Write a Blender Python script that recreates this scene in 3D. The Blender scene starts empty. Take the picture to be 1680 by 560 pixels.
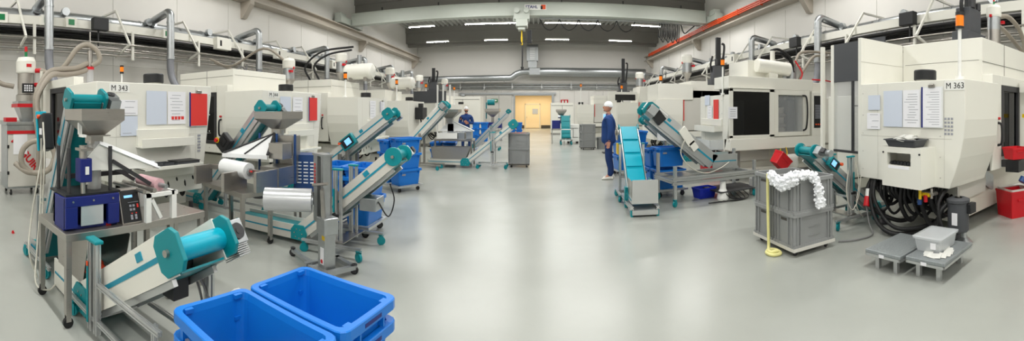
import bpy, bmesh, math, random
from mathutils import Vector, Matrix
random.seed(7)
PI = math.pi
SC = bpy.context.scene
COL = SC.collection
V = Vector

# ------------------------------------------------------------------ materials
def mat(name, col, rough=0.5, metal=0.0, var=0.0, vscale=6.0, bump=0.0, coat=0.0, emit=None, estr=0.0,
        alpha=None, trans=0.0, ior=1.45, stretch=None, spec=None, dirt=0.0):
    m = bpy.data.materials.new(name); m.use_nodes = True
    nt = m.node_tree; b = nt.nodes['Principled BSDF']
    c = (col[0], col[1], col[2], 1)
    b.inputs['Base Color'].default_value = c
    b.inputs['Roughness'].default_value = rough
    b.inputs['Metallic'].default_value = metal
    b.inputs['IOR'].default_value = ior
    if coat: b.inputs['Coat Weight'].default_value = coat
    if spec is not None: b.inputs['Specular IOR Level'].default_value = spec
    if emit:
        b.inputs['Emission Color'].default_value = (*emit, 1); b.inputs['Emission Strength'].default_value = estr
    if alpha is not None: b.inputs['Alpha'].default_value = alpha
    if trans: b.inputs['Transmission Weight'].default_value = trans
    tc = nt.nodes.new('ShaderNodeTexCoord'); mp = nt.nodes.new('ShaderNodeMapping')
    nt.links.new(tc.outputs['Object'], mp.inputs['Vector'])
    if stretch: mp.inputs['Scale'].default_value = stretch
    nz = nt.nodes.new('ShaderNodeTexNoise'); nz.inputs['Scale'].default_value = vscale
    nz.inputs['Detail'].default_value = 4
    nt.links.new(mp.outputs['Vector'], nz.inputs['Vector'])
    if var:
        rp = nt.nodes.new('ShaderNodeMapRange')
        rp.inputs['To Min'].default_value = 1 - var; rp.inputs['To Max'].default_value = 1 + var
        nt.links.new(nz.outputs['Fac'], rp.inputs['Value'])
        mx = nt.nodes.new('ShaderNodeVectorMath'); mx.operation = 'SCALE'
        mx.inputs[0].default_value = col[:3]
        nt.links.new(rp.outputs['Result'], mx.inputs['Scale'])
        nt.links.new(mx.outputs['Vector'], b.inputs['Base Color'])
    r2 = nt.nodes.new('ShaderNodeMapRange')
    r2.inputs['To Min'].default_value = max(0.02, rough - 0.06); r2.inputs['To Max'].default_value = min(1, rough + 0.06)
    nt.links.new(nz.outputs['Fac'], r2.inputs['Value']); nt.links.new(r2.outputs['Result'], b.inputs['Roughness'])
    if bump:
        bp = nt.nodes.new('ShaderNodeBump'); bp.inputs['Strength'].default_value = bump; bp.inputs['Distance'].default_value = 0.01
        nt.links.new(nz.outputs['Fac'], bp.inputs['Height']); nt.links.new(bp.outputs['Normal'], b.inputs['Normal'])
    return m

def L(r, g, b):      # sRGB 0..255 -> linear
    f = lambda c: (c/255/12.92) if c/255 <= 0.04045 else ((c/255+0.055)/1.055)**2.4
    return (f(r), f(g), f(b))

M = {}
M['cream'] = mat('cream_paint', L(227, 226, 217), 0.42, var=0.02, vscale=2)
M['cream2'] = mat('warm_cream_paint', L(218, 216, 205), 0.45, var=0.02, vscale=2)
M['white'] = mat('white_plastic', L(236, 236, 232), 0.4)
M['grey_panel'] = mat('light_grey_panel', L(205, 203, 196), 0.4, var=0.02)
M['seam'] = mat('dark_seam', L(70, 68, 64), 0.7)
M['black'] = mat('black_plastic', L(30, 31, 33), 0.45)
M['rubber'] = mat('black_rubber', L(24, 24, 25), 0.55)
M['dark'] = mat('dark_steel', L(62, 62, 64), 0.5, 0.3, var=0.2)
M['anthracite'] = mat('anthracite_paint', L(70, 72, 76), 0.5, var=0.05)
M['steel'] = mat('brushed_stainless', L(178, 174, 168), 0.3, 0.9, var=0.08, vscale=12, stretch=(1, 1, 9))
M['galv'] = mat('galvanised_steel', L(178, 182, 184), 0.33, 0.85, var=0.14, vscale=14)
M['flex'] = mat('grey_flexible_hose', L(134, 136, 142), 0.5, 0.5, var=0.1)
M['alu'] = mat('anodised_aluminium', L(200, 202, 202), 0.34, 0.8, var=0.04)
M['alu_w'] = mat('pale_coated_aluminium', L(214, 212, 204), 0.38, 0.2, var=0.03)
M['teal'] = mat('teal_plastic', L(0, 132, 140), 0.38, var=0.05)
M['teal_l'] = mat('light_teal_belt', L(8, 166, 190), 0.35, var=0.04)
M['teal_s'] = mat('teal_stripe', L(30, 140, 165), 0.4)
M['blue_box'] = mat('blue_container_plastic', L(15, 114, 204), 0.34, var=0.05, vscale=3)
M['blue_dk'] = mat('dark_blue_box_plastic', L(24, 46, 176), 0.4, var=0.05)
M['navy'] = mat('royal_blue_paint', L(22, 34, 112), 0.42, var=0.05)
M['blue_cab'] = mat('steel_blue_paint', L(32, 66, 118), 0.45, var=0.05)
M['grey_box'] = mat('grey_container_plastic', L(140, 142, 142), 0.5, var=0.05, vscale=4)
M['red'] = mat('red_plastic', L(200, 22, 34), 0.4, var=0.05)
M['redcard'] = mat('red_card', L(222, 58, 52), 0.5, var=0.03)
M['orange'] = mat('orange_lens', L(232, 120, 10), 0.3, emit=L(232, 120, 10), estr=0.25)
M['green'] = mat('green_lens', L(20, 120, 70), 0.3)
M['orange_p'] = mat('orange_rail_plastic', L(226, 88, 44), 0.5)
M['yellow'] = mat('yellow_plastic', L(226, 190, 30), 0.5)
M['paleyellow'] = mat('pale_yellow_strap', L(226, 220, 150), 0.6, var=0.05)
M['paper'] = mat('paper', L(236, 236, 240), 0.6)
M['bluepaper'] = mat('bluish_paper', L(206, 214, 228), 0.6)
M['ink'] = mat('grey_print', L(150, 152, 160), 0.7)
M['inkd'] = mat('dark_print', L(50, 52, 60), 0.7)
M['inkblack'] = mat('black_print', L(18, 18, 20), 0.6)
M['foam'] = mat('white_foam', L(244, 246, 250), 0.9, var=0.05, vscale=60, bump=1.0)
M['film'] = mat('white_film', L(228, 230, 230), 0.25, var=0.03)
M['filmgrey'] = mat('grey_film_roll', L(196, 198, 200), 0.22, 0.35, var=0.06, vscale=3, stretch=(1, 1, 6))
M['clearfilm'] = mat('translucent_film', L(226, 226, 220), 0.25, alpha=0.85)
M['tube'] = mat('clear_tube_film', L(210, 212, 210), 0.15, alpha=0.42)
M['pink'] = mat('pink_film', L(222, 178, 184), 0.35)
M['plexi'] = mat('clear_polycarbonate', L(200, 205, 208), 0.06, alpha=0.22)
M['plexid'] = mat('smoked_glass', L(6, 7, 8), 0.06, alpha=0.985, spec=0.35)
M['clearbox'] = mat('milky_clear_plastic', L(214, 218, 220), 0.2, alpha=0.42)
M['hose'] = mat('beige_grey_hose', L(150, 142, 130), 0.5, var=0.1, vscale=30)
M['cable'] = mat('pale_cable', L(206, 204, 192), 0.5)
M['cableg'] = mat('grey_cable', L(120, 120, 120), 0.5)
M['screen'] = mat('lit_screen', L(120, 180, 225), 0.2, emit=L(130, 190, 235), estr=0.9)
M['bscreen'] = mat('dark_screen', L(14, 16, 20), 0.12)
M['skin'] = mat('skin', L(196, 140, 116), 0.5, var=0.05)
M['coat'] = mat('navy_work_coat', L(20, 58, 118), 0.75, var=0.12, vscale=9, bump=0.3)
M['trous'] = mat('navy_trousers', L(18, 48, 100), 0.78, var=0.12, vscale=9, bump=0.3)
M['cap'] = mat('white_cap_cloth', L(232, 234, 236), 0.8, var=0.05)
M['shoe'] = mat('white_shoe_leather', L(222, 220, 212), 0.5)
M['beard'] = mat('dark_beard', L(60, 44, 36), 0.9)
M['concrete'] = mat('grey_beam_concrete', L(134, 132, 127), 0.85, var=0.06, vscale=3)
M['crane'] = mat('pale_grey_green_crane_paint', L(188, 194, 186), 0.45, var=0.03)
M['railp'] = mat('beige_rail_paint', L(186, 178, 166), 0.5, var=0.05)
M['corr'] = mat('corrugated_roof_sheet', L(196, 197, 193), 0.5, 0.2, var=0.04)
M['lamp'] = mat('lamp_diffuser', (1, 1, 1), 0.4, emit=(1.0, 0.97, 0.92), estr=9)
M['door_y'] = mat('warm_yellow_paint', L(240, 218, 178), 0.6)
M['pieces'] = mat('orange_red_pieces', L(214, 74, 44), 0.45, var=0.1)
M['tread'] = mat('stool_top_tread', L(150, 156, 158), 0.42, 0.55, var=0.18, vscale=40, bump=0.6)

def wallmat():
    m = mat('white_wall_panels', L(236, 234, 229), 0.62, var=0.02, vscale=1.2)
    return m
M['wall'] = wallmat()

def floormat():
    m = bpy.data.materials.new('pale_epoxy_floor'); m.use_nodes = True
    nt = m.node_tree; b = nt.nodes['Principled BSDF']
    tc = nt.nodes.new('ShaderNodeTexCoord')
    n1 = nt.nodes.new('ShaderNodeTexNoise'); n1.inputs['Scale'].default_value = 0.55; n1.inputs['Detail'].default_value = 5
    n2 = nt.nodes.new('ShaderNodeTexNoise'); n2.inputs['Scale'].default_value = 30; n2.inputs['Detail'].default_value = 3
    nt.links.new(tc.outputs['Object'], n1.inputs['Vector']); nt.links.new(tc.outputs['Object'], n2.inputs['Vector'])
    cr = nt.nodes.new('ShaderNodeValToRGB')
    cr.color_ramp.elements[0].position = 0.3; cr.color_ramp.elements[0].color = (*L(154, 157, 151), 1)
    cr.color_ramp.elements[1].position = 0.75; cr.color_ramp.elements[1].color = (*L(169, 172, 166), 1)
    nt.links.new(n1.outputs['Fac'], cr.inputs['Fac']); nt.links.new(cr.outputs['Color'], b.inputs['Base Color'])
    mr = nt.nodes.new('ShaderNodeMapRange'); mr.inputs['To Min'].default_value = 0.2; mr.inputs['To Max'].default_value = 0.3
    nt.links.new(n1.outputs['Fac'], mr.inputs['Value']); nt.links.new(mr.outputs['Result'], b.inputs['Roughness'])
    bp = nt.nodes.new('ShaderNodeBump'); bp.inputs['Strength'].default_value = 0.04; bp.inputs['Distance'].default_value = 0.01
    nt.links.new(n2.outputs['Fac'], bp.inputs['Height']); nt.links.new(bp.outputs['Normal'], b.inputs['Normal'])
    b.inputs['IOR'].default_value = 1.5
    return m
M['floor'] = floormat()

# ------------------------------------------------------------------ mesh builder
def smooth_path(pts, n=6):
    pts = [V(p) for p in pts]
    if len(pts) < 3: return pts
    P = [pts[0]*2 - pts[1]] + pts + [pts[-1]*2 - pts[-2]]
    out = []
    for i in range(1, len(P)-2):
        p0, p1, p2, p3 = P[i-1], P[i], P[i+1], P[i+2]
        for k in range(n):
            t = k/n
            out.append(0.5*((2*p1) + (-p0+p2)*t + (2*p0-5*p1+4*p2-p3)*t*t + (-p0+3*p1-3*p2+p3)*t**3))
    out.append(pts[-1]); return out

def frame_of(d):
    d = V(d).normalized()
    a = V((0, 0, 1)) if abs(d.z) < 0.9 else V((1, 0, 0))
    u = d.cross(a).normalized(); return u, d.cross(u).normalized()

KEEP = set('print coloured_print keypad lettering screw bolt louvre rib panel_seam panel_joint cleat pictogram vent_grille grille pressed_mark film stripe socket_labels mark logo_mark pane belt door_joint  forming_collar body'.split())
class MB:
    def __init__(s): s.v = []; s.f = []; s.sm = []
    def add(s, vs, fs, smooth=False):
        n = len(s.v); s.v += [V(p) for p in vs]
        s.f += [tuple(n+i for i in f) for f in fs]; s.sm += [smooth]*len(fs); return s
    def box(s, lo, hi):
        x0, x1 = sorted((lo[0], hi[0])); y0, y1 = sorted((lo[1], hi[1])); z0, z1 = sorted((lo[2], hi[2]))
        return s.add([(x0,y0,z0),(x1,y0,z0),(x1,y1,z0),(x0,y1,z0),(x0,y0,z1),(x1,y0,z1),(x1,y1,z1),(x0,y1,z1)],
                     [(0,3,2,1),(4,5,6,7),(0,1,5,4),(1,2,6,5),(2,3,7,6),(3,0,4,7)])
    def cbox(s, c, d): return s.box([c[i]-d[i]/2 for i in range(3)], [c[i]+d[i]/2 for i in range(3)])
    def obox(s, c, a, b, d):     # centre and three half-axis vectors
        c, a, b, d = V(c), V(a), V(b), V(d)
        vs = [c+a*i+b*j+d*k for k in (-1, 1) for j in (-1, 1) for i in (-1, 1)]
        return s.add(vs, [(0,2,3,1),(4,5,7,6),(0,1,5,4),(1,3,7,5),(3,2,6,7),(2,0,4,6)])
    def bar(s, p0, p1, w, h, up=(0, 0, 1)):
        p0, p1 = V(p0), V(p1); d = p1-p0; n = d.normalized(); u = n.cross(V(up))
        if u.length < 1e-4: u = n.cross(V((1, 0, 0)))
        u.normalize(); q = u.cross(n)
        return s.obox((p0+p1)/2, d/2, u*w/2, q*h/2)
    def cyl(s, p0, p1, r, seg=16, r2=None, cap=True):
        p0, p1 = V(p0), V(p1); r2 = r if r2 is None else r2; u, w = frame_of(p1-p0)
        A = [p0 + (u*math.cos(2*PI*i/seg) + w*math.sin(2*PI*i/seg))*r for i in range(seg)]
        B = [p1 + (u*math.cos(2*PI*i/seg) + w*math.sin(2*PI*i/seg))*r2 for i in range(seg)]
        s.add(A+B, [(i, (i+1) % seg, seg+(i+1) % seg, seg+i) for i in range(seg)], True)
        if cap:
            s.add(A, [tuple(range(seg))[::-1]]); s.add(B, [tuple(range(seg))])
        return s
    def tube(s, pts, r, seg=8, n=6, smooth=True):
        P = smooth_path(pts, n) if smooth else [V(p) for p in pts]
        u = None; rings = []
        for i, p in enumerate(P):
            d = (P[min(i+1, len(P)-1)] - P[max(i-1, 0)])
            if d.length < 1e-7: d = V((0, 0, 1))
            d.normalize()
            if u is None: u, _ = frame_of(d)
            u = (u - d*u.dot(d));  u = u.normalized() if u.length > 1e-5 else frame_of(d)[0]
            w = d.cross(u)
            rings.append([p + (u*math.cos(2*PI*k/seg)+w*math.sin(2*PI*k/seg))*r for k in range(seg)])
        vs = [q for ring in rings for q in ring]
        fs = [(i*seg+k, i*seg+(k+1) % seg, (i+1)*seg+(k+1) % seg, (i+1)*seg+k) for i in range(len(P)-1) for k in range(seg)]
        s.add(vs, fs, True)
        s.add(rings[0], [tuple(range(seg))[::-1]]); s.add(rings[-1], [tuple(range(seg))])
        return s
    def prism(s, poly, o, a, b, ext):    # polygon (a,b coords) at origin o extruded by vector ext
        o, a, b, ext = V(o), V(a), V(b), V(ext); n = len(poly)
        A = [o + a*p[0] + b*p[1] for p in poly]; B = [p+ext for p in A]
        fs = [tuple(range(n))[::-1], tuple(range(n, 2*n))] + [(i, (i+1) % n, n+(i+1) % n, n+i) for i in range(n)]
        return s.add(A+B, fs)
    def loft(s, loops, cap0=True, cap1=True, smooth=False):
        n = len(loops[0]); vs = [p for l in loops for p in l]; fs = []
        for j in range(len(loops)-1):
            fs += [(j*n+i, j*n+(i+1) % n, (j+1)*n+(i+1) % n, (j+1)*n+i) for i in range(n)]
        if cap0: fs.append(tuple(range(n))[::-1])
        if cap1: fs.append(tuple(range((len(loops)-1)*n, len(loops)*n)))
        return s.add(vs, fs, smooth)
    def lathe(s, prof, c=(0, 0, 0), axis=(0, 0, 1), seg=20, caps=True):
        c = V(c); d = V(axis).normalized(); u, w = frame_of(d)
        rings = [[c + d*z + (u*math.cos(2*PI*i/seg)+w*math.sin(2*PI*i/seg))*max(r, 1e-4) for i in range(seg)] for r, z in prof]
        for a, b in zip(rings, rings[1:]):
            s.add(a+b, [(i, (i+1) % seg, seg+(i+1) % seg, seg+i) for i in range(seg)], True)
        if caps:
            s.add(rings[0], [tuple(range(seg))[::-1]]); s.add(rings[-1], [tuple(range(seg))])
        return s
    def profile(s, p0, p1, a=0.04):      # slotted aluminium extrusion
        p0, p1 = V(p0), V(p1); d = p1-p0; n = d.normalized(); u, w = frame_of(n)
        if abs(n.z) > 0.9: u, w = V((1, 0, 0)), V((0, 1, 0))
        c = (p0+p1)/2; g = a*0.36
        for i in (-1, 1):
            for j in (-1, 1): s.obox(c+u*i*(a/2-g/2)+w*j*(a/2-g/2), d/2, u*g/2, w*g/2)
        return s.obox(c, d*0.498, u*a*0.32, w*a*0.32)
    def pieces(s):
        n = len(s.v); par = list(range(n))
        def find(i):
            while par[i] != i: par[i] = par[par[i]]; i = par[i]
            return i
        for f in s.f:
            r = find(f[0])
            for i in f[1:]: par[find(i)] = r
        isl = {}
        for k, f in enumerate(s.f): isl.setdefault(find(f[0]), []).append(k)
        I = []
        for fs in isl.values():
            ids = {i for k in fs for i in s.f[k]}; P = [s.v[i] for i in ids]
            I.append([fs, [min(p[a] for p in P)-.006 for a in range(3)], [max(p[a] for p in P)+.006 for a in range(3)]])
        if len(I) > 400: return None
        g = list(range(len(I)))
        def fg(i):
            while g[i] != i: i = g[i]
            return i
        for i in range(len(I)):
            for j in range(i):
                if fg(i) != fg(j) and all(I[i][1][a] <= I[j][2][a] and I[j][1][a] <= I[i][2][a] for a in range(3)): g[fg(i)] = fg(j)
        G = {}
        for i in range(len(I)): G.setdefault(fg(i), []).extend(I[i][0])
        return sorted(G.values(), key=len, reverse=True) if len(G) > 1 else None
    def build(s, name, m, parent=None, bev=0.0, world=False, kind=None, label=None, origin=None):
        if parent is not None and name not in KEEP:
            G = s.pieces()
            if G and len(G) <= 60:
                first = None
                for g in G:
                    q = MB(); mp = {}
                    for k in g:
                        for i in s.f[k]:
                            if i not in mp: mp[i] = len(q.v); q.v.append(s.v[i].copy())
                        q.f.append(tuple(mp[i] for i in s.f[k])); q.sm.append(s.sm[k])
                    o = q.one(name, m, parent, bev, world, kind, label, origin); first = first or o
                return first
        return s.one(name, m, parent, bev, world, kind, label, origin)
    def one(s, name, m, parent=None, bev=0.0, world=False, kind=None, label=None, origin=None):
        me = bpy.data.meshes.new(name)
        me.from_pydata([tuple(p) for p in s.v], [], s.f)
        me.polygons.foreach_set('use_smooth', s.sm)
        me.materials.append(M[m] if isinstance(m, str) else m)
        o = bpy.data.objects.new(name, me); COL.objects.link(o)
        if parent is not None:
            o.parent = parent
            if world:
                r = parent
                while r.parent: r = r.parent
                me.transform(r.matrix_basis.inverted())
        elif origin is not None:
            me.transform(Matrix.Translation(-V(origin))); o.location = origin
        me.update()
        if bev:
            md = o.modifiers.new('edge', 'BEVEL'); md.width = bev; md.segments = 2; md.limit_method = 'ANGLE'; md.angle_limit = 0.7
        if kind: o['kind'] = kind
        if label: o['label'] = label
        return o

def T(name, label, cat, loc=(0, 0, 0), rz=0.0, group=None):
    o = bpy.data.objects.new(name, None); COL.objects.link(o); o.empty_display_size = 0.1
    o.location = loc; o.rotation_euler = (0, 0, rz); o['label'] = label; o['category'] = cat
    if group: o['group'] = group
    return o
def tag(o, label, cat, group=None, kind=None):
    o['label'] = label; o['category'] = cat
    if group: o['group'] = group
    if kind: o['kind'] = kind
    return o
KIDS = {}
def copy_tree(o, loc, rz=None, label=None, group=None, par=None):
    c = o.copy(); COL.objects.link(c)
    if par is None:
        c.location = loc
        if rz is not None: c.rotation_euler = (0, 0, rz)
        if label: c['label'] = label
        if group: c['group'] = group
    else: c.parent = par
    for ch in o.children: copy_tree(ch, None, par=c)
    return c
def text(body, size, pos, xd, nd, m, parent, name='lettering', world=True, bold=0.0, slant=0.0, center=False, up=None):
    cu = bpy.data.curves.new('t', 'FONT'); cu.body = body; cu.size = size; cu.extrude = 0.0006; cu.offset = bold*size
    cu.shear = slant; cu.resolution_u = 2
    if center: cu.align_x = 'CENTER'
    tmp = bpy.data.objects.new('t', cu)
    me = bpy.data.meshes.new_from_object(tmp)
    xd, nd = V(xd).normalized(), V(nd).normalized(); yd = nd.cross(xd)
    mt = Matrix((( xd.x, yd.x, nd.x, pos[0]), (xd.y, yd.y, nd.y, pos[1]), (xd.z, yd.z, nd.z, pos[2]), (0, 0, 0, 1)))
    me.transform(mt); me.materials.clear(); me.materials.append(M[m]); me.name = name
    o = bpy.data.objects.new(name, me); COL.objects.link(o); bpy.data.objects.remove(tmp); bpy.data.curves.remove(cu)
    if parent is not None:
        o.parent = parent
        if world:
            r = parent
            while r.parent: r = r.parent
            me.transform(r.matrix_basis.inverted())
    return o
def rrect(x, y, r, z, seg=3, cx=0, cy=0):
    out = []
    for (sx, sy, a0) in ((1, 1, 0), (-1, 1, 90), (-1, -1, 180), (1, -1, 270)):
        for k in range(seg+1):
            a = math.radians(a0 + 90*k/seg)
            out.append(V((cx+sx*(x-r)+r*math.cos(a), cy+sy*(y-r)+r*math.sin(a), z)))
    return out
# ------------------------------------------------------------------ the room
XL, XR, YN, YF, ZC = -10.4, 9.1, -9.0, 33.0, 8.1
MB().box((XL-0.2, YN-0.2, -0.2), (XR+0.2, 39, 0)).build('floor', 'floor', kind='structure')
MB().box((XL-0.2, YN-0.2, 0), (XL, YF+0.2, ZC+0.4)).build('wall_left', 'wall', kind='structure')
MB().box((XR, YN-0.2, 0), (XR+0.2, YF+0.2, ZC+0.4)).build('wall_right', 'wall', kind='structure')
MB().box((XL, YN-0.2, 0), (XR, YN, ZC+0.4)).build('wall_back', 'wall', kind='structure')
DX0, DX1, DZ = -2.05, 0.95, 2.9
w = MB(); w.box((XL, YF, 0), (DX0, YF+0.2, ZC+0.4)); w.box((DX1, YF, 0), (XR, YF+0.2, ZC+0.4)); w.box((DX0, YF, DZ), (DX1, YF+0.2, ZC+0.4))
w.build('wall_front', 'wall', kind='structure')
# roof: trapezoid sheet with ribs along the hall
r = MB(); x = XL-0.2; P = []
while x < XR+0.2:
    P += [(x, 0), (x+0.09, 0), (x+0.16, 0.16), (x+0.29, 0.16)]; x += 0.36
P.append((x, 0)); top = [(p[0], p[1]+0.04) for p in P][::-1]
n = len(P)
vs = [(p[0], y, ZC+p[1]) for y in (YN-0.2, YF+0.2) for p in P]
r.add(vs, [(i, i+1, n+i+1, n+i) for i in range(n-1)])
r.box((XL-0.2, YN-0.2, ZC+0.3), (XR+0.2, YF+0.2, ZC+0.4))
r.build('ceiling', 'corr', kind='structure')
for i, yb in enumerate((3, 12, 21, 30)):
    b = MB(); b.box((XL, yb, 6.95), (XR, yb+0.45, 7.75)); b.box((XL, yb-0.1, 7.75), (XR, yb+0.55, ZC+0.1))
    if yb == 30: b.box((XL+0.0, yb+0.5, 6.75), (XR, yb+0.9, 6.95)); b.box((XL, yb+0.45, 6.95), (XR, yb+0.9, 7.2))
    b.build('trim_%d' % (i+1), 'concrete', kind='structure')
# wall panel joints
j = MB()
for k in range(-3, 14): j.box((XL, k*2.4+1, 0), (XL+0.012, k*2.4+1.012, 5.6))
for z in (1.35, 2.95): j.box((XL, YN, z), (XL+0.012, YF, z+0.015))
j.build('trim_5', 'grey_panel', kind='structure')
j = MB()
for k in range(-3, 14): j.box((XR-0.012, k*2.4+1, 0), (XR, k*2.4+1.012, 5.6))
j.build('trim_6', 'grey_panel', kind='structure')
j = MB()
for k in range(0, 16): j.box((XL+k*1.2, YF-0.012, 0), (XL+k*1.2+0.03, YF, 3.3)) if not (DX0-0.3 < XL+k*1.2 < DX1+0.1) else None
j.build('trim_7', 'grey_panel', kind='structure')
# opening to the lit corridor
f = MB(); f.box((DX0-0.12, YF-0.08, 0), (DX0, YF+0.25, DZ+0.12)); f.box((DX1, YF-0.08, 0), (DX1+0.2, YF+0.25, DZ+0.12)); f.box((DX0, YF-0.08, DZ), (DX1, YF+0.25, DZ+0.14))
f.build('trim_8', 'galv', kind='structure')
c = MB(); c.box((-4, 38, 0), (3, 38.2, 3.2)); c.box((-4.2, YF+0.2, 0), (-4, 38.2, 3.2)); c.box((3, YF+0.2, 0), (3.2, 38.2, 3.2)); 
c.build('wall_far', 'door_y', kind='structure')
MB().box((-4.2, YF+0.2, 3.2), (3.2, 38.2, 3.3)).build('ceiling.001', 'wall', kind='structure')
d = MB(); d.box((-1.35, 37.93, 0.05), (-0.05, 38, 2.25)); 
dr = d.build('door_1', 'door_y', bev=0.01, kind='structure')
MB().box((-0.72, 37.9, 1.35), (-0.2, 37.95, 1.85)).build('window_pane', 'filmgrey', dr)
MB().cyl((-1.25, 37.86, 1.05), (-1.25, 37.95, 1.05), 0.03).build('door_handle', 'steel', dr)
d = MB(); d.box((-1.42, 37.9, 0), (-1.35, 38, 2.32)); d.box((-0.05, 37.9, 0), (0.02, 38, 2.32)); d.box((-1.42, 37.9, 2.25), (0.02, 38, 2.32))
d.build('trim_9', 'cream2', kind='structure')
b = MB()
for a0, a1 in ((-3.9, -1.5), (0.1, 2.9)): b.box((a0, 37.95, 0), (a1, 38, 0.3))
b.build('baseboard_far', 'seam', kind='structure')
# sliding door beside the opening with its rail
sd = MB(); sd.box((-6.6, YF-0.1, 0.02), (-2.3, YF-0.02, 2.95)); sdo = sd.build('door_2', 'grey_panel', bev=0.01, kind='structure')
q = MB()
for k in range(1, 4): q.box((-6.6+k*1.07, YF-0.115, 0.05), (-6.6+k*1.07+0.02, YF-0.1, 2.9))
q.build('panel_joint', 'seam', sdo)
q = MB(); q.box((-6.7, YF-0.16, 2.98), (1.3, YF-0.02, 3.14)); q.cyl((-6.5, YF-0.2, 2.92), (-6.2, YF-0.2, 2.92), 0.1)
q.build('sliding_rail', 'galv', sdo)

# signs on the far wall
t = T('exit_sign', 'small green emergency exit sign on far wall left of bright doorway', 'sign', (-3.75, YF-0.16, 2.5))
MB().box((-0.28, -0.02, -0.13), (0.28, 0.05, 0.13)).build('panel', 'green', t)
a = MB(); a.box((0.04, -0.03, -0.06), (0.2, -0.02, 0.06)); a.box((-0.2, -0.03, -0.02), (-0.04, -0.02, 0.02)); a.box((-0.14, -0.03, -0.09), (-0.09, -0.02, 0.07))
a.build('pictogram', 'white', t)
t = T('fire_hose_sign', 'small red safety sign on far wall right of bright doorway', 'sign', (2.0, YF-0.06, 2.4))
MB().box((-0.3, -0.02, -0.17), (0.3, 0.05, 0.17)).build('panel', 'red', t)
a = MB(); a.box((-0.2, -0.03, -0.1), (-0.05, -0.02, 0.1)); a.box((0.05, -0.03, -0.1), (0.2, -0.02, 0.1)); a.build('pictogram', 'white', t)

# ------------------------------------------------------------------ crane, runways
def runway(s, xw, lab, orange):
    x0, x1 = (xw, xw-s*0.55) if True else None
    t = T('crane_runway', lab, 'crane rail', (xw-s*0.3, 0, 5.75), 0)
    b = MB(); b.box((xw, YN, 5.75), (xw-s*0.5, 32.6, 5.81)); b.box((xw-s*0.2, YN, 5.81), (xw-s*0.3, 32.6, 6.1)); b.box((xw, YN, 6.1), (xw-s*0.5, 32.6, 6.15))
    b.build('beam', 'railp', t, world=True)
    MB().box((xw-s*0.22, YN, 6.15), (xw-s*0.28, 32.6, 6.2)).build('rail_bar', 'galv', t, world=True)
    for y in (2, 11.4, 21.6, 31.6):
        k = MB(); k.prism([(0, 0), (0.5, 0), (0.5, -0.12), (0.12, -0.6), (0, -0.6)], (xw, y-0.12, 5.75), (-s, 0, 0), (0, 0, 1), (0, 0.24, 0))
        k.build('bracket', 'railp', t, world=True)
    if orange:
        o = MB()
        for z in (5.98, 6.06, 6.14): o.box((xw-s*0.5, YN, z), (xw-s*0.56, 31.0, z+0.05))
        for k in range(-8, 31, 2): o.box((xw-s*0.44, k, 5.95), (xw-s*0.57, k+0.04, 6.22))
        o.build('conductor_rail', 'orange_p', t, world=True, label='orange conductor rail')
runway(-1, XL, 'long beige crane runway beam along the left wall', False)
runway(1, XR, 'long crane runway beam with orange conductor along right wall', True)
t = T('overhead_crane', 'pale grey travelling crane girder spanning the hall under the roof', 'crane', (0, 19.5, 6.2))
b = MB(); b.box((-9.75, 19.3, 6.24), (8.45, 19.62, 6.82)); b.box((-9.75, 19.22, 6.2), (8.45, 19.7, 6.25)); b.box((-9.75, 19.26, 6.82), (8.45, 19.66, 6.85))
b.build('girder', 'crane', t, world=True)
b = MB()
for x in (-8, -5, -2, 1, 4, 7): b.box((x, 19.24, 6.85), (x+0.06, 19.3, 7.0))
b.build('clips', 'dark', t, world=True)
for s, x in ((-1, -10.0), (1, 8.7)):
    b = MB(); b.box((x-0.2, 18.2, 6.22), (x+0.2, 20.8, 6.55)); 
    for y in (18.4, 20.6): b.cyl((x-0.1, y, 6.32), (x+0.1, y, 6.32), 0.12)
    b.box((x-0.25, 18.3, 6.5), (x+0.1, 18.9, 6.75))
    b.build('end_carriage', 'crane', t, world=True)
p = MB().box((-0.75, 19.285, 6.48), (0.3, 19.3, 6.74)).build('logo_plate', 'white', t, world=True)
text('STAHL', 0.2, (-0.7, 19.28, 6.55), (1, 0, 0), (0, -1, 0), 'navy', p, bold=0.02)
MB().box((0.05, 19.275, 6.5), (0.27, 19.285, 6.72)).build('logo_mark', 'orange_p', p, world=True)
MB().box((0.03, 19.27, 6.5), (0.12, 19.28, 6.66)).build('logo_mark', 'inkblack', p, world=True)
# hoist
t = T('chain_hoist', 'cream electric hoist trolley hanging from crane girder with long cable', 'hoist', (-0.85, 19.4, 6.2))
b = MB(); b.box((-1.15, 19.0, 5.65), (-0.6, 19.7, 5.98)); b.box((-1.05, 19.1, 5.5), (-0.72, 19.6, 5.65)); b.box((-1.25, 19.1, 6.0), (-0.5, 19.2, 6.5)); b.cyl((-1.1, 18.98, 6.4), (-1.1, 19.2, 6.4), 0.13); b.cyl((-0.65, 18.98, 6.4), (-0.65, 19.2, 6.4), 0.13)
b.box((-1.3, 19.3, 5.95), (-0.5, 19.5, 6.19))
b.build('trolley', 'crane', t, bev=0.01, world=True)
b = MB(); b.box((-0.62, 19.2, 4.85), (-0.4, 19.45, 5.5)); b.build('chain_bag', 'black', t, bev=0.03, world=True)
b = MB(); b.cyl((-0.88, 19.35, 5.5), (-0.88, 19.35, 5.2), 0.035); b.cyl((-0.88, 19.35, 5.2), (-0.88, 19.35, 4.95), 0.05, r2=0.04); b.tube([(-0.88, 19.35, 4.95), (-0.84, 19.35, 4.85), (-0.88, 19.35, 4.8), (-0.92, 19.35, 4.84)], 0.018)
b.build('hook', 'yellow', t, world=True)
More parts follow.
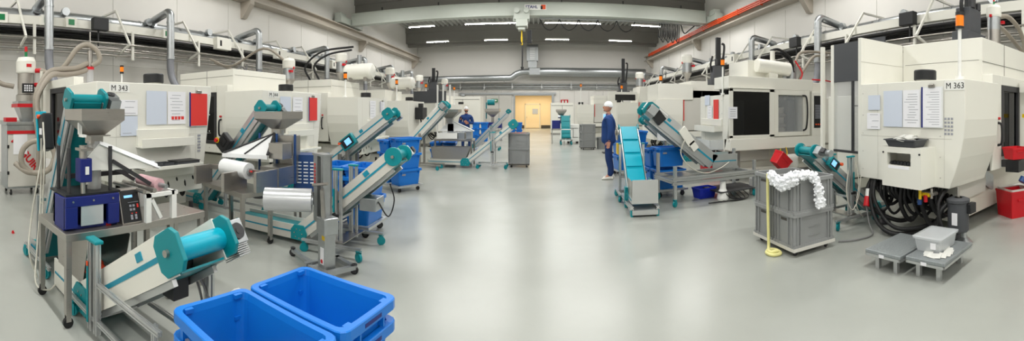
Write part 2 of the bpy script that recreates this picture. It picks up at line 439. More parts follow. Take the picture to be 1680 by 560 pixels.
b = MB(); b.tube([(-0.86, 19.4, 5.5), (-0.85, 19.4, 4.6), (-0.86, 19.4, 3.75)], 0.035); b.cyl((-0.86, 19.4, 3.75), (-0.86, 19.4, 3.6), 0.08, r2=0.05)
b.build('pendant_cable', 'dark', t, world=True)
# festoon cables
t = T('festoon_cable', 'black festoon cable looping below the right half of crane girder', 'cable', (3, 19.6, 6.1))
b = MB(); x = 0.0
while x < 4.0:
    b.tube([(x, 19.75, 6.15), (x+0.2, 19.75, 5.75), (x+0.5, 19.75, 5.6), (x+0.8, 19.75, 5.8), (x+0.95, 19.75, 6.15)], 0.025, 6, 4); x += 0.95
for k in range(12):
    x = 6.05+k*0.09; b.tube([(x, 19.75, 6.15), (x-0.06, 19.75, 5.5-0.1*(k % 3)), (x+0.05, 19.75, 5.45-0.1*(k % 3)), (x+0.07, 19.75, 6.15)], 0.025, 6, 4)
b.tube([(7.2, 19.75, 6.15), (7.4, 19.75, 5.7), (7.7, 19.75, 5.9), (8.0, 19.75, 6.15)], 0.03, 6)
b.build('cable_loop', 'rubber', t, world=True)
b = MB(); b.box((0, 19.7, 6.12), (8.3, 19.8, 6.18)); b.build('track', 'galv', t, world=True)

# ------------------------------------------------------------------ ceiling lights
def lightbar(x, y, z, ln, label):
    t = T('ceiling_light', label, 'light', (x, y, z), 0, 'strip lights under the roof')
    MB().box((-ln/2, -0.06, 0), (ln/2, 0.06, 0.07)).build('housing', 'white', t)
    MB().box((-ln/2+0.03, -0.05, -0.02), (ln/2-0.03, 0.05, 0.0)).build('diffuser', 'lamp', t)
    return t
def area(x, y, z, sx, sy, p, col=(1, 0.955, 0.88), down=True):
    l = bpy.data.lights.new('strip_lamp', 'AREA'); l.shape = 'RECTANGLE'; l.size = sx; l.size_y = sy; l.energy = p; l.color = col
    o = bpy.data.objects.new('strip_lamp', l); COL.objects.link(o); o.location = (x, y, z); o['kind'] = 'helper'
    o.visible_camera = True
    return o
rows = [(-5.5, 6.95), (1.0, 6.95), (8.5, 6.95), (16.8, 6.95), (24.4, 7.0)]
cols = [(-7.4, 1.7), (-2.9, 3.4), (2.0, 3.4), (6.6, 1.9)]
where = ['over the left machines', 'left of the hoist', 'right of the hoist', 'over the right machines']
depth = ['behind the viewer', 'overhead', 'above the near machines', 'just in front of the crane girder', 'behind the crane girder']
for j, (y, z) in enumerate(rows):
    for i, (x, ln) in enumerate(cols):
        lightbar(x, y, z, ln, 'white strip light %s, %s' % (depth[j], where[i]))
        u_ = area(x, y, z+0.1, ln, 0.12, 26*ln, (1, .985, .955)); u_.rotation_euler = (PI, 0, 0)  # lamp added above each housing to lighten the roof, as bare tubes would
        area(x, y, z-0.03, ln, 0.12, 55*ln, (1, .985, .955))
for i, x in enumerate((-7.6, -3.2, 1.25, 5.9)):
    lightbar(x, 29.2, 6.85, 1.7, 'white strip light against the farthest roof beam, %s' % where[i])
    area(x, 29.2, 6.82, 1.7, 0.12, 75, (1, .985, .955))
area(-0.5, 35.5, 3.1, 4, 1.2, 120, (1, 0.88, 0.68))
area(-0.2, 36.5, 3.1, 4, 1.2, 40, (1, 0.88, 0.68))

# ------------------------------------------------------------------ far wall ducts
t = T('ventilation_duct', 'large round silver duct running across the whole far wall', 'duct', (0, 32.2, 4.4))
b = MB(); b.cyl((-0.9, 32.2, 4.75), (8.6, 32.2, 4.75), 0.36, 24); b.build('wide_pipe', 'galv', t, world=True)
b = MB(); b.cyl((-9.9, 32.2, 4.25), (-2.6, 32.2, 4.3), 0.25, 20); b.tube([(-2.7, 32.2, 4.3), (-2.3, 32.2, 4.33), (-1.9, 32.2, 4.6), (-1.4, 32.2, 4.76), (-0.9, 32.2, 4.78)], 0.25, 20)
b.build('narrow_pipe', 'galv', t, world=True)
b = MB()
for x in [k*1.1-9.5 for k in range(7)]: b.cyl((x, 32.2, 4.26), (x+0.05, 32.2, 4.26), 0.265, 20)
for x in [k*1.3 for k in range(7)]: b.cyl((x, 32.2, 4.75), (x+0.05, 32.2, 4.75), 0.375, 20)
b.build('joint_ring', 'galv', t, world=True)
b = MB(); b.box((-0.95, 31.8, 5.05), (-0.25, 32.5, 5.6)); b.box((-1.05, 31.75, 5.6), (-0.15, 32.6, 6.9)); b.box((-0.85, 31.84, 4.5), (0.0, 32.56, 5.05))
b.build('riser', 'galv', t, bev=0.02, world=True)
b = MB()
for k in range(7): b.box((-0.8, 31.72, 5.7+k*0.14), (-0.4, 31.76, 5.78+k*0.14))
b.build('grille', 'film', t, world=True)
t = T('pipe_run', 'thin steel pipes running across far wall below the silver duct', 'pipes', (0, 32.4, 3.5))
b = MB()
for z, y, r in ((3.62, 32.82, 0.06), (3.8, 32.88, 0.045), (3.45, 32.88, 0.04)): b.cyl((-9.6, y, z), (8.6, y, z), r, 10)
b.build('pipe', 'galv', t, world=True)
b = MB()
for x in (-8, -6.6, -4.6, -2.3, 0.1, 2.5, 4.6, 6.6): b.box((x, 32.72, 3.35), (x+0.06, 33.0, 3.4)); b.box((x, 32.7, 3.35), (x+0.06, 32.76, 3.95)); b.box((x-0.03, 32.68, 3.5), (x+0.12, 32.74, 3.66))
b.build('hanger', 'alu', t, world=True)

# ------------------------------------------------------------------ side wall services
def services(s, xw, side, goose, boxes):
    xd = xw - s*0.45
    t = T('ventilation_duct', 'long round silver duct above the cable tray on the %s wall' % side, 'duct', (xd, 0, 4.05))
    MB().cyl((xd, -3, 4.08), (xd, 31.8, 4.08), 0.17, 18).build('pipe', 'galv', t, world=True)
    b = MB()
    for k in range(28): b.cyl((xd, k*1.2-2, 4.08), (xd, k*1.2-1.95, 4.08), 0.185, 18)
    b.build('joint_ring', 'galv', t, world=True)
    b = MB()
    for y in [q for q in (2.9, 5.5, 7.9, 10.3, 12.7, 15.1, 17.5, 20, 22.5, 25)]: b.cyl((xd-s*0.17, y+1.1, 4.2), (xd-s*0.3, y+1.1, 4.2), 0.11, 14)
    b.build('damper_cap', 'galv', t, world=True)
    xt = xw - s*(1.0 if s < 0 else 1.2)
    t = T('cable_tray', 'cream wall-mounted cable trunking with pipes and brackets along the %s wall' % side, 'cable tray', (xt, 0, 3.7))
    MB().box((xt-s*0.02, -3, 3.74), (xt+s*0.12, 31, 3.95)).build('trunking', 'cream', t, world=True)
    MB().box((xt+s*0.1, -3, 3.66), (xw, 31, 3.7)).build('shaded_tray_floor', 'dark', t, world=True)  # tray underside, its shade put into the dark colour
    b = MB()
    for xo, z, r in ((0.0, 3.22, 0.03), (0.15, 3.3, 0.03), (0.3, 3.36, 0.022), (0.1, 3.12, 0.035), (0.45, 3.42, 0.02), (-0.1, 3.4, 0.02)):
        b.cyl((xt+s*xo, -3, z), (xt+s*xo, 30.5, z), r, 8)
    b.build('pipe', 'steel', t, world=True)
    b = MB()
    rng = random.Random(3)
    for q in range(7):
        pts = []; y = -2.5
        while y < 30: pts.append((xt+s*(0.2+0.09*q), y, 3.6+rng.uniform(0, 0.06))); y += 1.2
        b.tube(pts, 0.018, 5, 2)
    b.build('cable', 'rubber', t, world=True)
    for y in (0.5, 2.7, 5.5, 7.9, 9.9, 12.6, 14.4, 17.5, 20.5, 22.2, 25.2, 27.9):
        b = MB()
        b.bar((xt+s*0.3, y, 4.4), (xt-s*0.45, y, 3.35), 0.05, 0.05, (0, 1, 0)); b.bar((xt-s*0.45, y, 3.35), (xt+s*0.3, y, 3.1), 0.05, 0.05, (0, 1, 0)); b.bar((xt+s*0.3, y, 4.38), (xw, y, 4.38), 0.05, 0.05, (0, 1, 0))
        b.box((xt-s*0.03, y+0.3, 3.0), (xt-s*0.08, y+0.37, 3.78))
        b.build('bracket', 'cream', t, world=True)
    for (y, kind) in boxes:
        b = MB()
        if kind == 'green':
            b.box((xt-s*0.02, y-0.15, 3.72), (xt-s*0.1, y+0.15, 3.97)); o = b.build('thermostat', 'cream', t, world=True)
            MB().box((xt-s*0.1, y-0.08, 3.78), (xt-s*0.11, y+0.08, 3.92)).build('display', 'green', o, world=True)
        elif kind == 'black':
            b.box((xt-s*0.02, y-0.22, 3.7), (xt-s*0.2, y+0.22, 4.02)); b.box((xt-s*0.05, y-0.05, 3.3), (xt-s*0.08, y, 3.7)); b.build('switch_box', 'black', t, bev=0.02, world=True)
        else:
            b.box((xt-s*0.02, y-0.32, 3.6), (xt-s*0.22, y+0.32, 3.98)); o = b.build('control_box', 'cream', t, bev=0.01, world=True)
            MB().box((xt-s*0.22, y-0.2, 3.7), (xt-s*0.225, y-0.12, 3.88)).build('mark', 'inkblack', o, world=True)
    for i, y in enumerate(goose):
        g = T('vent_pipe', 'silver gooseneck exhaust pipe on %s wall, %s to the viewer' % (side, ['nearest', 'second nearest', 'third nearest', 'fourth nearest', 'fifth nearest', 'sixth nearest', 'seventh nearest'][i]), 'pipe', (xw-s*1.5, y, 3), 0, 'gooseneck exhaust pipes')
        xo = xw - s*1.5
        b = MB(); b.tube([(xd, y, 4.2), (xd-s*0.1, y, 4.25), (xo+s*0.3, y, 4.36), (xo+s*0.12, y, 4.38), (xo+s*0.02, y, 4.3), (xo, y, 4.15), (xo, y, 3.2), (xo, y, 3.05)], 0.11, 14, 5)
        b.build('elbow', 'galv', g, world=True)
        b = MB(); b.cyl((xo, y, 3.12), (xo, y, 3.05), 0.125, 14); b.cyl((xo, y, 4.1), (xo, y, 4.06), 0.12, 14); b.cyl((xd-s*0.15, y, 4.2), (xd-s*0.2, y, 4.22), 0.14, 14); b.build('collar', 'galv', g, world=True)
        b = MB(); b.tube([(xo, y, 3.08), (xo, y, 2.8), (xo-s*0.05, y+0.03, 2.5), (xo-s*0.25, y+0.1, 2.15)], 0.105, 12)
        b.build('flexible_hose', 'flex', g, world=True)
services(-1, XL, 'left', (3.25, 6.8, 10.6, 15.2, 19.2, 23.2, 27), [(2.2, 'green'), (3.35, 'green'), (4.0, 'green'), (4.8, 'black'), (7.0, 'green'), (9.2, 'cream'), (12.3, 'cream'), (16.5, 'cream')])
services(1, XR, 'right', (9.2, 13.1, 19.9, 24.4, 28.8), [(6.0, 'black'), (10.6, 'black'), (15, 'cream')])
# ------------------------------------------------------------------ injection moulding machines
LF, RF = -4.5, 4.05
def feet(root, pts):
    for (x, y) in pts:
        b = MB(); b.lathe([(0.11, 0), (0.11, 0.03), (0.06, 0.05), (0.035, 0.06), (0.035, 0.2)], (x, y, 0)); b.build('levelling_foot', 'dark', root)
def signal_lamp(root, x, y, z0, z1, s=1.0):
    o = MB().cyl((x, y, z0), (x, y, z1), 0.022*s, 10).cyl((x, y, z0), (x, y, z0+0.04), 0.05*s, 12).build('lamp_pole', 'white', root)
    MB().cyl((x, y, z1), (x, y, z1+0.13*s), 0.05*s, 14).build('signal_lens', 'orange', o)
    MB().cyl((x, y, z1+0.13*s), (x, y, z1+0.17*s), 0.053*s, 14).cyl((x, y, z1-0.03), (x, y, z1), 0.053*s, 14).build('lamp_cap', 'black', o)
def machine(s, fx, y0, w, label, rear=2.45, guard='window', sign=None, shelf=None, near=False, capd=0.35, lamp=None, deep=4.6, plain=False, topz=1.98, ry0=.1):
    R = T('moulding_machine', label, 'machine', (fx, y0, 0))
    X = lambda d: s*d
    D0 = 0.95
    # end cabinet with the concave near side
    prof = [(w-(.17 if s < 0 else -.01), .68), (w, 1.85), (w, topz), (-.16, topz), (-.16, 1.5), (-.14, 1.28), (-.09, 1.05), (-.02, .86), (.03, .74), (.05, .68)]
    b = MB(); b.prism(prof, (0, 0, 0), (0, 1, 0), (0, 0, 1), (X(D0-.03), 0, 0))
    cab = b.build('end_cabinet', 'cream', R, bev=0.008 if near else 0)
    q = MB()
    e = -X(0.003)
    q.box((e, 0.02, 1.27), (0, w-.01, 1.274)); q.box((e, w-0.32, .7), (0, w-.316, topz-.01)); q.box((e, .12, .7), (0, .124, topz-.01))
    if near:
        for zz in (.8, 1.05, 1.3, 1.55, 1.85):
            for yy in (w-.04, .18): q.cyl((e*2, yy, zz), (0, yy, zz), .009, 8)
    q.build('panel_seam', 'grey_panel', cab)
    q = MB(); q.box((X(D0-.03), -.02, .78), (X(D0), w, topz-.02)); q.build('door_gasket', 'seam', R)
    # rear enclosure
    b = MB(); b.box((X(D0), ry0, .75), (X(2.6), w, rear)); b.box((X(2.6), .2, .75), (X(3.3), w, rear-.35)); b.build('rear_enclosure', 'cream', R, bev=0.01 if near else 0)
    q = MB(); q.box((X(D0)-X(.003), .15, 2.32), (X(D0), w-.05, 2.324)) if rear > 2.4 else None; q.box((X(1.7), ry0-.005, 1.0), (X(1.705), ry0, rear)); q.box((X(D0), ry0-.005, 2.3), (X(2.6), ry0, 2.305)) if rear > 2.4 else None
    q.build('panel_seam', 'seam', R)
    # near-side guard
    g = MB()
    if guard == 'window':
        g.box((X(D0), -.06, .78), (X(1.25), .1, 2.12)); g.box((X(1.25), -.06, .78), (X(2.3), .1, .95)); g.box((X(1.25), -.06, 1.98), (X(2.3), .1, 2.12)); g.box((X(1.95), -.06, .95), (X(2.3), .1, 1.98)); g.box((X(2.3), -.03, .78), (X(2.7), .1, 2.12))
        G = g.build('guard_door', 'cream', R, bev=0.008)
        h = MB(); h.box((X(1.25), -.065, .95), (X(1.32), .05, 1.98)); h.box((X(1.88), -.065, .95), (X(1.95), .05, 1.98)); h.box((X(1.32), -.065, .95), (X(1.88), .05, 1.02)); h.box((X(1.32), -.065, 1.9), (X(1.88), .05, 1.98)); h.build('window_frame', 'dark', G)
        MB().box((X(1.32), -.03, 1.02), (X(1.88), -.02, 1.9)).build('pane', 'plexid', G)
        h = MB(); h.tube([(X(1.12), -.06, 1.12), (X(1.12), -.12, 1.16), (X(1.12), -.12, 1.4), (X(1.12), -.06, 1.44)], .018, 8); h.build('door_handle', 'black', G)
        MB().cyl((X(1.12), -.05, 1.5), (X(1.12), -.1, 1.5), .02, 10).build('push_button', 'red', G)
    elif guard == 'plain':
        g.box((X(D0), -.06, .98), (X(2.4), .1, 2.05)); G = g.build('guard_door', 'grey_panel', R, bev=0.01)
        g = MB(); g.box((X(.3), -.1, .76), (X(2.6), .1, .94)); g.build('lower_rail', 'cream', R, bev=0.01)
        MB().box((X(D0)+X(.02), -.075, 1.3), (X(D0)+X(.05), -.06, 2.0)).build('warning_strip', 'redcard', G)
    # bed and base
    b = MB(); b.box((X(.55), .3, .12), (X(deep), w-.05, .68)); b.box((X(1.3), .45, .1), (X(deep), w, .5)); b.build('machine_bed', 'cream2', R)
    b = MB(); b.box((X(.5), .22, .42), (X(1.3), w-.15, .66)); b.box((X(2.6), .4, .7), (X(deep), w-.3, 1.5)); b.build('hydraulic_unit', 'grey_panel', R)
    feet(R, [(X(.3), .12), (X(.3), w-.15), (X(deep-.2), .3), (X(deep-.2), w-.2)])
    b = MB(); rng = random.Random(int(y0*10))
    for k in range(9 if near else 5):
        yy = .25+k*(w-.4)/9; a = rng.uniform(.14, .34)
        b.tube([(X(.15), yy, .7), (X(.12), yy+.03, .7-a*.7), (X(.3), yy+.12, .62-a), (X(.55), yy+.2, .6)], .022, 8)
    b.build('black_hose', 'rubber', R)
    # cap on the roof
    o = MB().cyl((X(.28), capd+.55, topz), (X(.28), capd+.55, topz+.03), .12, 20).build('cap_foot', 'cream', R)
    MB().lathe([(.145, .03), (.15, .04), (.15, .145), (.14, .16), (.05, .165)], (X(.28), capd+.55, topz), seg=24).build('ventilator_cap', 'black', R)
    if sign:
        nrm = (-s, 0, 0); xd = (0, 1, 0) if s < 0 else (0, -1, 0)
        ya, yb = (.02, .32) if s < 0 else (-.155, .12)
        p = MB().box((-X(.004), ya, topz-.13), (0, yb, topz-.02)).build('number_plate', 'white', R)
        ys = ya+.02 if s < 0 else yb-.02
        text(sign, .1, (-X(.006), ys, topz-.11), xd, nrm, 'inkblack', p, world=False)
    if lamp: signal_lamp(R, X(lamp[0]), lamp[1], lamp[2], lamp[3])
    if shelf == 'left':      # two stepped trays on the face
        b = MB(); b.box((0, .42, 1.12), (-X(.14), 1.3, 1.14)); b.box((-X(.14), .42, 1.12), (-X(.155), 1.3, 1.24)); b.box((0, .42, 1.14), (-X(.05), 1.3, 1.36))
        b.build('document_tray', 'cream', R, bev=0.004)
        b = MB(); b.box((0, .38, .84), (-X(.28), 1.36, .86)); b.box((-X(.28), .38, .84), (-X(.295), 1.36, .885)); b.box((0, .38, .84), (-X(.29), .395, .885)); b.box((0, 1.345, .84), (-X(.29), 1.36, .885))
        b.box((X(.1), .3, .42), (X(.7), w-.1, .68))
        b.build('parts_shelf', 'cream', R, bev=0.004)
    if shelf == 'right':
        # box housing with open niche
        b = MB(); yo = -.17
        b.box((0, .25, .69), (-X(.3), .84, .72)); b.box((0, .25, 1.14), (-X(.3), .84, 1.17)); b.box((0, .25, .72), (-X(.3), .28, 1.14)); b.box((0, .81, .72), (-X(.3), .84, 1.14)); b.box((-X(.24), .28, .72), (-X(.3), .81, .95)); b.box((-X(.24), .28, 1.1), (-X(.3), .81, 1.14)); b.box((-X(.24), .28, .95), (-X(.3), .4, 1.1)); b.box((-X(.24), .76, .95), (-X(.3), .81, 1.1)); b.box((0, .28, .72), (-X(.05), .81, 1.14))
        H = b.build('connector_box', 'cream', R)
        b = MB(); b.box((-X(.16), .42, .95), (-X(.24), .74, .962))
        for k in range(6): b.cyl((-X(.28), .45+k*.052, .975), (-X(.2), .45+k*.052, .975), .022, 10)
        b.build('socket', 'black', H)
        b = MB(); b.box((-X(.3), .42, .91), (-X(.303), .74, .945)); b.build('socket_labels', 'paper', H)
        b = MB()
        for yy in (.27, .82): b.cyl((-X(.3), yy, 1.1), (-X(.31), yy, 1.1), .012, 8)
        b.build('screw', 'dark', H)
        b = MB()
        for r_ in range(5):
            for c_ in range(3): b.box((-X(.001), .0+c_*.045, 1.32+r_*.045), (-X(.004), .03+c_*.045, 1.345+r_*.045))
        b.build('pressed_mark', 'ink', R)
    if shelf == 'clear':
        b = MB(); b.box((0, .15, 1.12), (-X(.2), w-.1, 1.14)); b.box((-X(.2), .15, 1.12), (-X(.215), w-.1, 1.26)); b.box((0, .15, 1.12), (-X(.2), .165, 1.26)); b.box((0, .15, 1.26), (-X(.03), w-.1, 1.42)); b.build('document_tray', 'cream', R, bev=0.005)
        b = MB(); b.box((0, .1, .72), (-X(.34), w-.05, .74)); b.box((-X(.33), .1, .72), (-X(.34), w-.05, .95)); b.box((0, .1, .72), (-X(.34), .11, .95)); b.box((0, w-.06, .72), (-X(.34), w-.05, .95)); b.build('parts_tray', 'clearbox', R)
    return R

def sheet(s, fx, y, z, w, h, label, m='paper', cat='paper', lines=6, tilt=0, off=.012, name='paper_sheet', group=None, marks=None):
    """paper fixed on the aisle face of a machine; y,z = its lower edge near/far corner"""
    t = T(name, label, cat, (fx-s*off, y, z), 0, group)
    xs = -s*.002
    MB().box((0, 0, 0), (xs, w, h)).build('sheet', m, t)
    if lines:
        b = MB(); rng = random.Random(int((y+z)*1000))
        for k in range(lines):
            zz = h*(.12+.76*k/max(1, lines-1)); a = rng.uniform(.1, .3)*w; c = rng.uniform(.6, .92)*w
            b.box((xs*1.3, a, zz), (xs*1.6, c, zz+.006))
        b.build('print', 'ink', t)
    if marks:
        b = MB()
        for (a, c, d, e) in marks: b.box((xs*1.3, a*w, c*h), (xs*1.7, d*w, e*h))
        b.build('coloured_print', 'redcard', t)
    return t
def clipboard(s, fx, y, z, w, h, label, m, spine=True):
    t = T('clipboard', label, 'clipboard', (fx-s*.02, y, z))
    xs = -s
    MB().box((xs*-.008, 0, 0), (xs*.004, w, h)).build('board', 'film', t)
    MB().box((xs*.004, w*.08, h*.02), (xs*.008, w*.98, h*.97)).build('page', m, t)
    if spine: MB().box((xs*.008, (0 if s < 0 else w*.93), 0), (xs*.012, (w*.07 if s < 0 else w), h)).build('spine', 'navy', t)
    if m == 'paper':
        b = MB()
        for k in range(14): b.box((xs*.008, w*.15, h*(.08+k*.06)), (xs*.0088, w*(.5+.35*((k*7) % 5)/5), h*(.08+k*.06)+.005))
        b.build('print', 'ink', t)
    b = MB(); b.box((xs*.004, w*.35, h-.01), (xs*.02, w*.65, h+.025)); b.cyl((xs*.015, w*.4, h+.02), (xs*.015, w*.6, h+.02), .014, 10); b.build('clip', 'steel', t)
    return t

# --- left row
mA = machine(-1, LF, 2.44, 1.78, 'cream moulding machine numbered M 343 behind the steel bagging table', rear=1.9, guard='window', sign='M 343', shelf='left', near=True, deep=2.8)
sheet(-1, LF, 2.62, 1.55, .26, .2, 'small framed white notice beneath the M 343 number plate', lines=3)
sheet(-1, LF, 2.62, 1.28, .26, .26, 'blank bluish plastic pocket under the framed notice, machine M 343', 'bluepaper', lines=1)
sheet(-1, LF, 3.02, 1.42, .34, .46, 'blank bluish document pocket in the middle of machine M 343', 'bluepaper', lines=0)
sheet(-1, LF, 3.38, 1.42, .32, .46, 'white printed sheet with row of small red pictograms on machine M 343', lines=9, marks=[(.2, .14, .34, .24), (.38, .14, .52, .24), (.56, .14, .7, .24), (.74, .14, .9, .24)])
clipboard(-1, LF, 3.76, 1.38, .36, .5, 'red clipboard folder with blue spine hanging on machine M 343', 'redcard')
t = T('small_parts_tray', 'black open tray holding a crumpled white wipe on the M 343 shelf', 'tray', (LF+.15, 3.08, .862))
b = MB(); b.box((-.1, -.24, 0), (.1, .24, .012)); b.box((-.1, -.24, 0), (-.09, .24, .05)); b.box((.09, -.24, 0), (.1, .24, .05)); b.box((-.1, -.24, 0), (.1, -.23, .05)); b.box((-.1, .23, 0), (.1, .24, .05)); b.box((-.1, .05, 0), (.1, .06, .05))
b.build('tray', 'anthracite', t)
t = T('small_parts_tray', 'flat black lidded tray at the far end of the M 343 shelf', 'tray', (LF+.15, 3.56, .862))
MB().box((-.11, -.2, 0), (.11, .2, .05)).build('tray', 'anthracite', t, bev=.01)
MB().box((-.115, -.205, .05), (.115, .205, .062)).build('lid', 'black', t, bev=.004)
b = MB(); rng = random.Random(5)
for k in range(16):
    a = rng.uniform(0, 6.3); b.obox((LF+.14+.04*math.cos(a)*rng.random(), 2.95+.06*math.sin(a), .905+rng.uniform(-.015, .03)), (.03, .01*rng.uniform(-1, 1), .01), (0, .03, rng.uniform(-.02, .02)), (0, rng.uniform(-.01, .01), .006))
tag(b.build('paper_wipe', 'foam', origin=(LF+.14, 2.95, .875)), 'crumpled white paper wipe in the black tray on machine M 343', 'wipe')

b = MB()
for r_ in range(6):
    for c_ in range(2): b.box((.001, 1.5+c_*.03, 1.0+r_*.045), (.005, 1.522+c_*.03+(r_%2)*.006, 1.03+r_*.045))
b.build('pressed_mark', 'ink', mA)
signal_lamp(mA, -1.1, .85, 1.9, 2.24, .6)
mB = machine(-1, LF, 5.6, 1.85, 'cream moulding machine with tall guard and slanted black window, second on left', rear=2.44, guard='window', sign='M 344', shelf='left', capd=.38, near=True)
sheet(-1, LF, 5.95, 1.42, .34, .46, 'blank bluish pocket on the second machine of the left row', 'bluepaper', lines=1)
sheet(-1, LF, 6.36, 1.42, .34, .46, 'white printed sheet left of the red clipboard, second left machine', lines=6)
clipboard(-1, LF, 6.9, 1.4, .34, .5, 'red clipboard on the second machine of the left row', 'redcard')
mC = machine(-1, LF-.1, 9.6, 1.9, 'cream moulding machine behind the left conveyor with the touch screen', rear=2.5, guard='window', shelf='left', capd=.4, lamp=(.5, .1, 1.98, 2.5))
sheet(-1, LF-.1, 10.2, 1.4, .4, .5, 'white printed sheet on third machine of the left row', lines=6)
clipboard(-1, LF-.1, 10.9, 1.4, .34, .5, 'blue-spined white clipboard on third machine of the left row', 'paper')
mD = machine(-1, LF-.1, 13.6, 1.9, 'cream moulding machine above the blue container stack, fourth on left', rear=2.4, guard='window', capd=.35, lamp=(.5, .1, 1.98, 2.6))
mE = machine(-1, LF-.1, 17.4, 1.9, 'cream moulding machine with grey mast, fifth along the left row', rear=2.4, guard='window', capd=.35, lamp=(.5, .1, 1.98, 2.7))
mF = machine(-1, LF+.3, 21.6, 1.9, 'farthest cream moulding machine of the left row, behind the standing man', rear=2.5, guard='window', capd=.35, lamp=(.5, .1, 1.98, 2.8))
t = T('valve_block', 'black valve block with hoses on side of fourth left machine', 'valve block', (-4.3, 14.6, 1.2))
W_ = lambda mb, nm, m, **k: mb.build(nm, m, t, world=True, **k)
W_(MB().box((-4.6, 14.3, 1.3), (-4.3, 14.9, 1.75)).box((-4.5, 14.4, 1.75), (-4.35, 14.6, 1.9)), 'block', 'black', bev=.01)
W_(MB().tube([(-4.4, 14.4, 1.3), (-4.35, 14.4, 1.0), (-4.45, 14.5, .7)], .03), 'hose', 'rubber')
W_(MB().tube([(-4.4, 14.7, 1.3), (-4.3, 14.7, .95), (-4.45, 14.7, .65)], .03), 'hose', 'yellow')
# --- right row
mG = machine(1, RF, 2.45, 1.5, 'large cream moulding machine numbered M 363 beside two metal step stools', rear=2.64, guard='window', sign='M 363', shelf='right', near=True, capd=.05, lamp=None)
signal = signal_lamp(mG, .12, -.02, 1.98, 2.62, 1.0)
b = MB(); b.box((0, 1.5, .7), (.06, 1.56, 2.64)); b.box((.06, 1.5, .95), (.95, 1.53, 2.64)); o = b.build('side_panel', 'cream', mG, bev=.004)
b = MB(); b.box((0, 1.495, 2.3), (.95, 1.5, 2.304)); b.build('panel_seam', 'grey_panel', o)
sheet(1, RF, 3.58, 1.62, .22, .2, 'blank bluish pocket at the far top corner of machine M 363', 'bluepaper', lines=0)
sheet(1, RF, 3.58, 1.36, .24, .22, 'small framed white notice low at the far edge of machine M 363', lines=3)
sheet(1, RF, 3.2, 1.4, .32, .47, 'blank translucent document pocket in the middle of machine M 363', 'bluepaper', lines=0)
sheet(1, RF, 2.92, 1.4, .27, .47, 'white printed form beside the clipboard on machine M 363', lines=12)
clipboard(1, RF, 2.58, 1.4, .31, .5, 'white clipboard with blue spine hanging on machine M 363', 'paper')
mH = machine(1, RF, 8.16, 1.45, 'cream moulding machine with big black glass door in the right row', rear=2.3, guard=None, shelf='clear', near=True, capd=.0, deep=4.8, ry0=.75)
R = mH
b = MB()   # black glass door on the near side and clear window beside it
b.box((.0, -.2, 1.0), (1.2, -.16, 1.06)); b.box((0, -.2, 2.05), (1.2, -.16, 2.12)); b.box((0, -.2, 1.0), (.1, -.16, 2.12)); b.box((1.06, -.2, 1.0), (1.2, -.16, 2.12)); b.box((0, -.2, .9), (1.2, -.16, 1.0))
G = b.build('guard_door', 'cream', R, bev=.008); MB().box((.1, -.19, 1.06), (1.06, -.17, 2.05)).build('pane', 'plexid', G)
b = MB(); b.box((1.2, -.16, 1.0), (1.34, .1, 2.12)); b.box((2.1, -.16, 1.0), (2.3, .1, 2.12)); b.box((1.34, -.16, 1.0), (2.1, .1, 1.1)); b.box((1.34, -.16, 2.0), (2.1, .1, 2.12)); b.box((0, -.16, 2.12), (2.4, .6, 2.4))
G = b.build('guard_frame', 'cream', R, bev=.008); MB().box((1.34, -.1, 1.1), (2.1, -.09, 2.0)).build('pane', 'plexi', G)
b = MB(); b.tube([(2.08, -.16, 1.12), (2.14, -.22, 1.2), (2.16, -.24, 1.6), (2.14, -.22, 1.95), (2.06, -.16, 2.0)], .022); b.build('door_handle', 'black', G)
b = MB(); b.box((1.2, .5, .95), (2.3, .55, 2.1)); b.box((1.5, .2, 1.15), (1.75, .5, 1.7)); b.cyl((1.6, .2, 1.5), (2.05, .2, 1.5), .05); b.cyl((1.6, .2, 1.25), (2.05, .2, 1.25), .05); b.build('mould_plate', 'steel', R)
b = MB(); b.box((1.78, .1, 1.1), (2.0, .5, 1.9)); b.bar((1.45, .1, 1.75), (1.75, .12, 2.0), .05, .05); b.box((1.36, .45, 1.0), (1.42, .5, 2.1)); b.build('platen', 'dark', R)
b = MB(); b.lathe([(.04, 0), (.09, .05), (.08, .18), (.03, .22)], (1.5, .15, 1.2)); b.box((1.4, .1, 1.1), (1.7, .45, 1.16)); b.build('nozzle', 'steel', R)
b = MB(); b.box((1.2, -.1, .98), (2.3, .74, 1.0)); b.build('drip_tray', 'steel', R)
b = MB(); b.box((0, -.25, .72), (2.6, .05, .98)); b.build('lower_beam', 'cream', R, bev=.01)
b = MB(); b.box((.0, -.24, 2.12), (1.2, -.1, 2.14)); b.box((.75, .3, 2.3), (1.9, 1.3, 2.85)); b.box((2.4, 0, .95), (3.0, 1.2, 2.35)); b.build('top_housing', 'cream', R, bev=.01)
b = MB(); b.box((2.34, -.2, .4), (2.76, .1, 2.1)); P_ = b.build('control_cabinet', 'cream', R, bev=.008)
b = MB(); b.box((2.4, -.215, 1.18), (2.72, -.2, 2.0)); p2 = b.build('control_panel', 'bscreen', P_)
b = MB()
for r_ in range(9):
    for c_ in range(6): b.box((2.43+c_*.047, -.222, 1.42+r_*.04), (2.46+c_*.047, -.215, 1.445+r_*.04))
b.build('keypad', 'ink', p2)
b = MB()
for c_ in range(4): b.cyl((2.45+c_*.07, -.235, 1.27), (2.45+c_*.07, -.215, 1.27), .02, 10)
b.build('push_button', 'orange_p', p2); MB().cyl((2.66, -.24, 1.35), (2.66, -.215, 1.35), .026, 12).build('push_button', 'green', p2)
MB().box((2.45, -.21, .75), (2.68, -.2, .98)).build('vent_grille', 'black', P_)
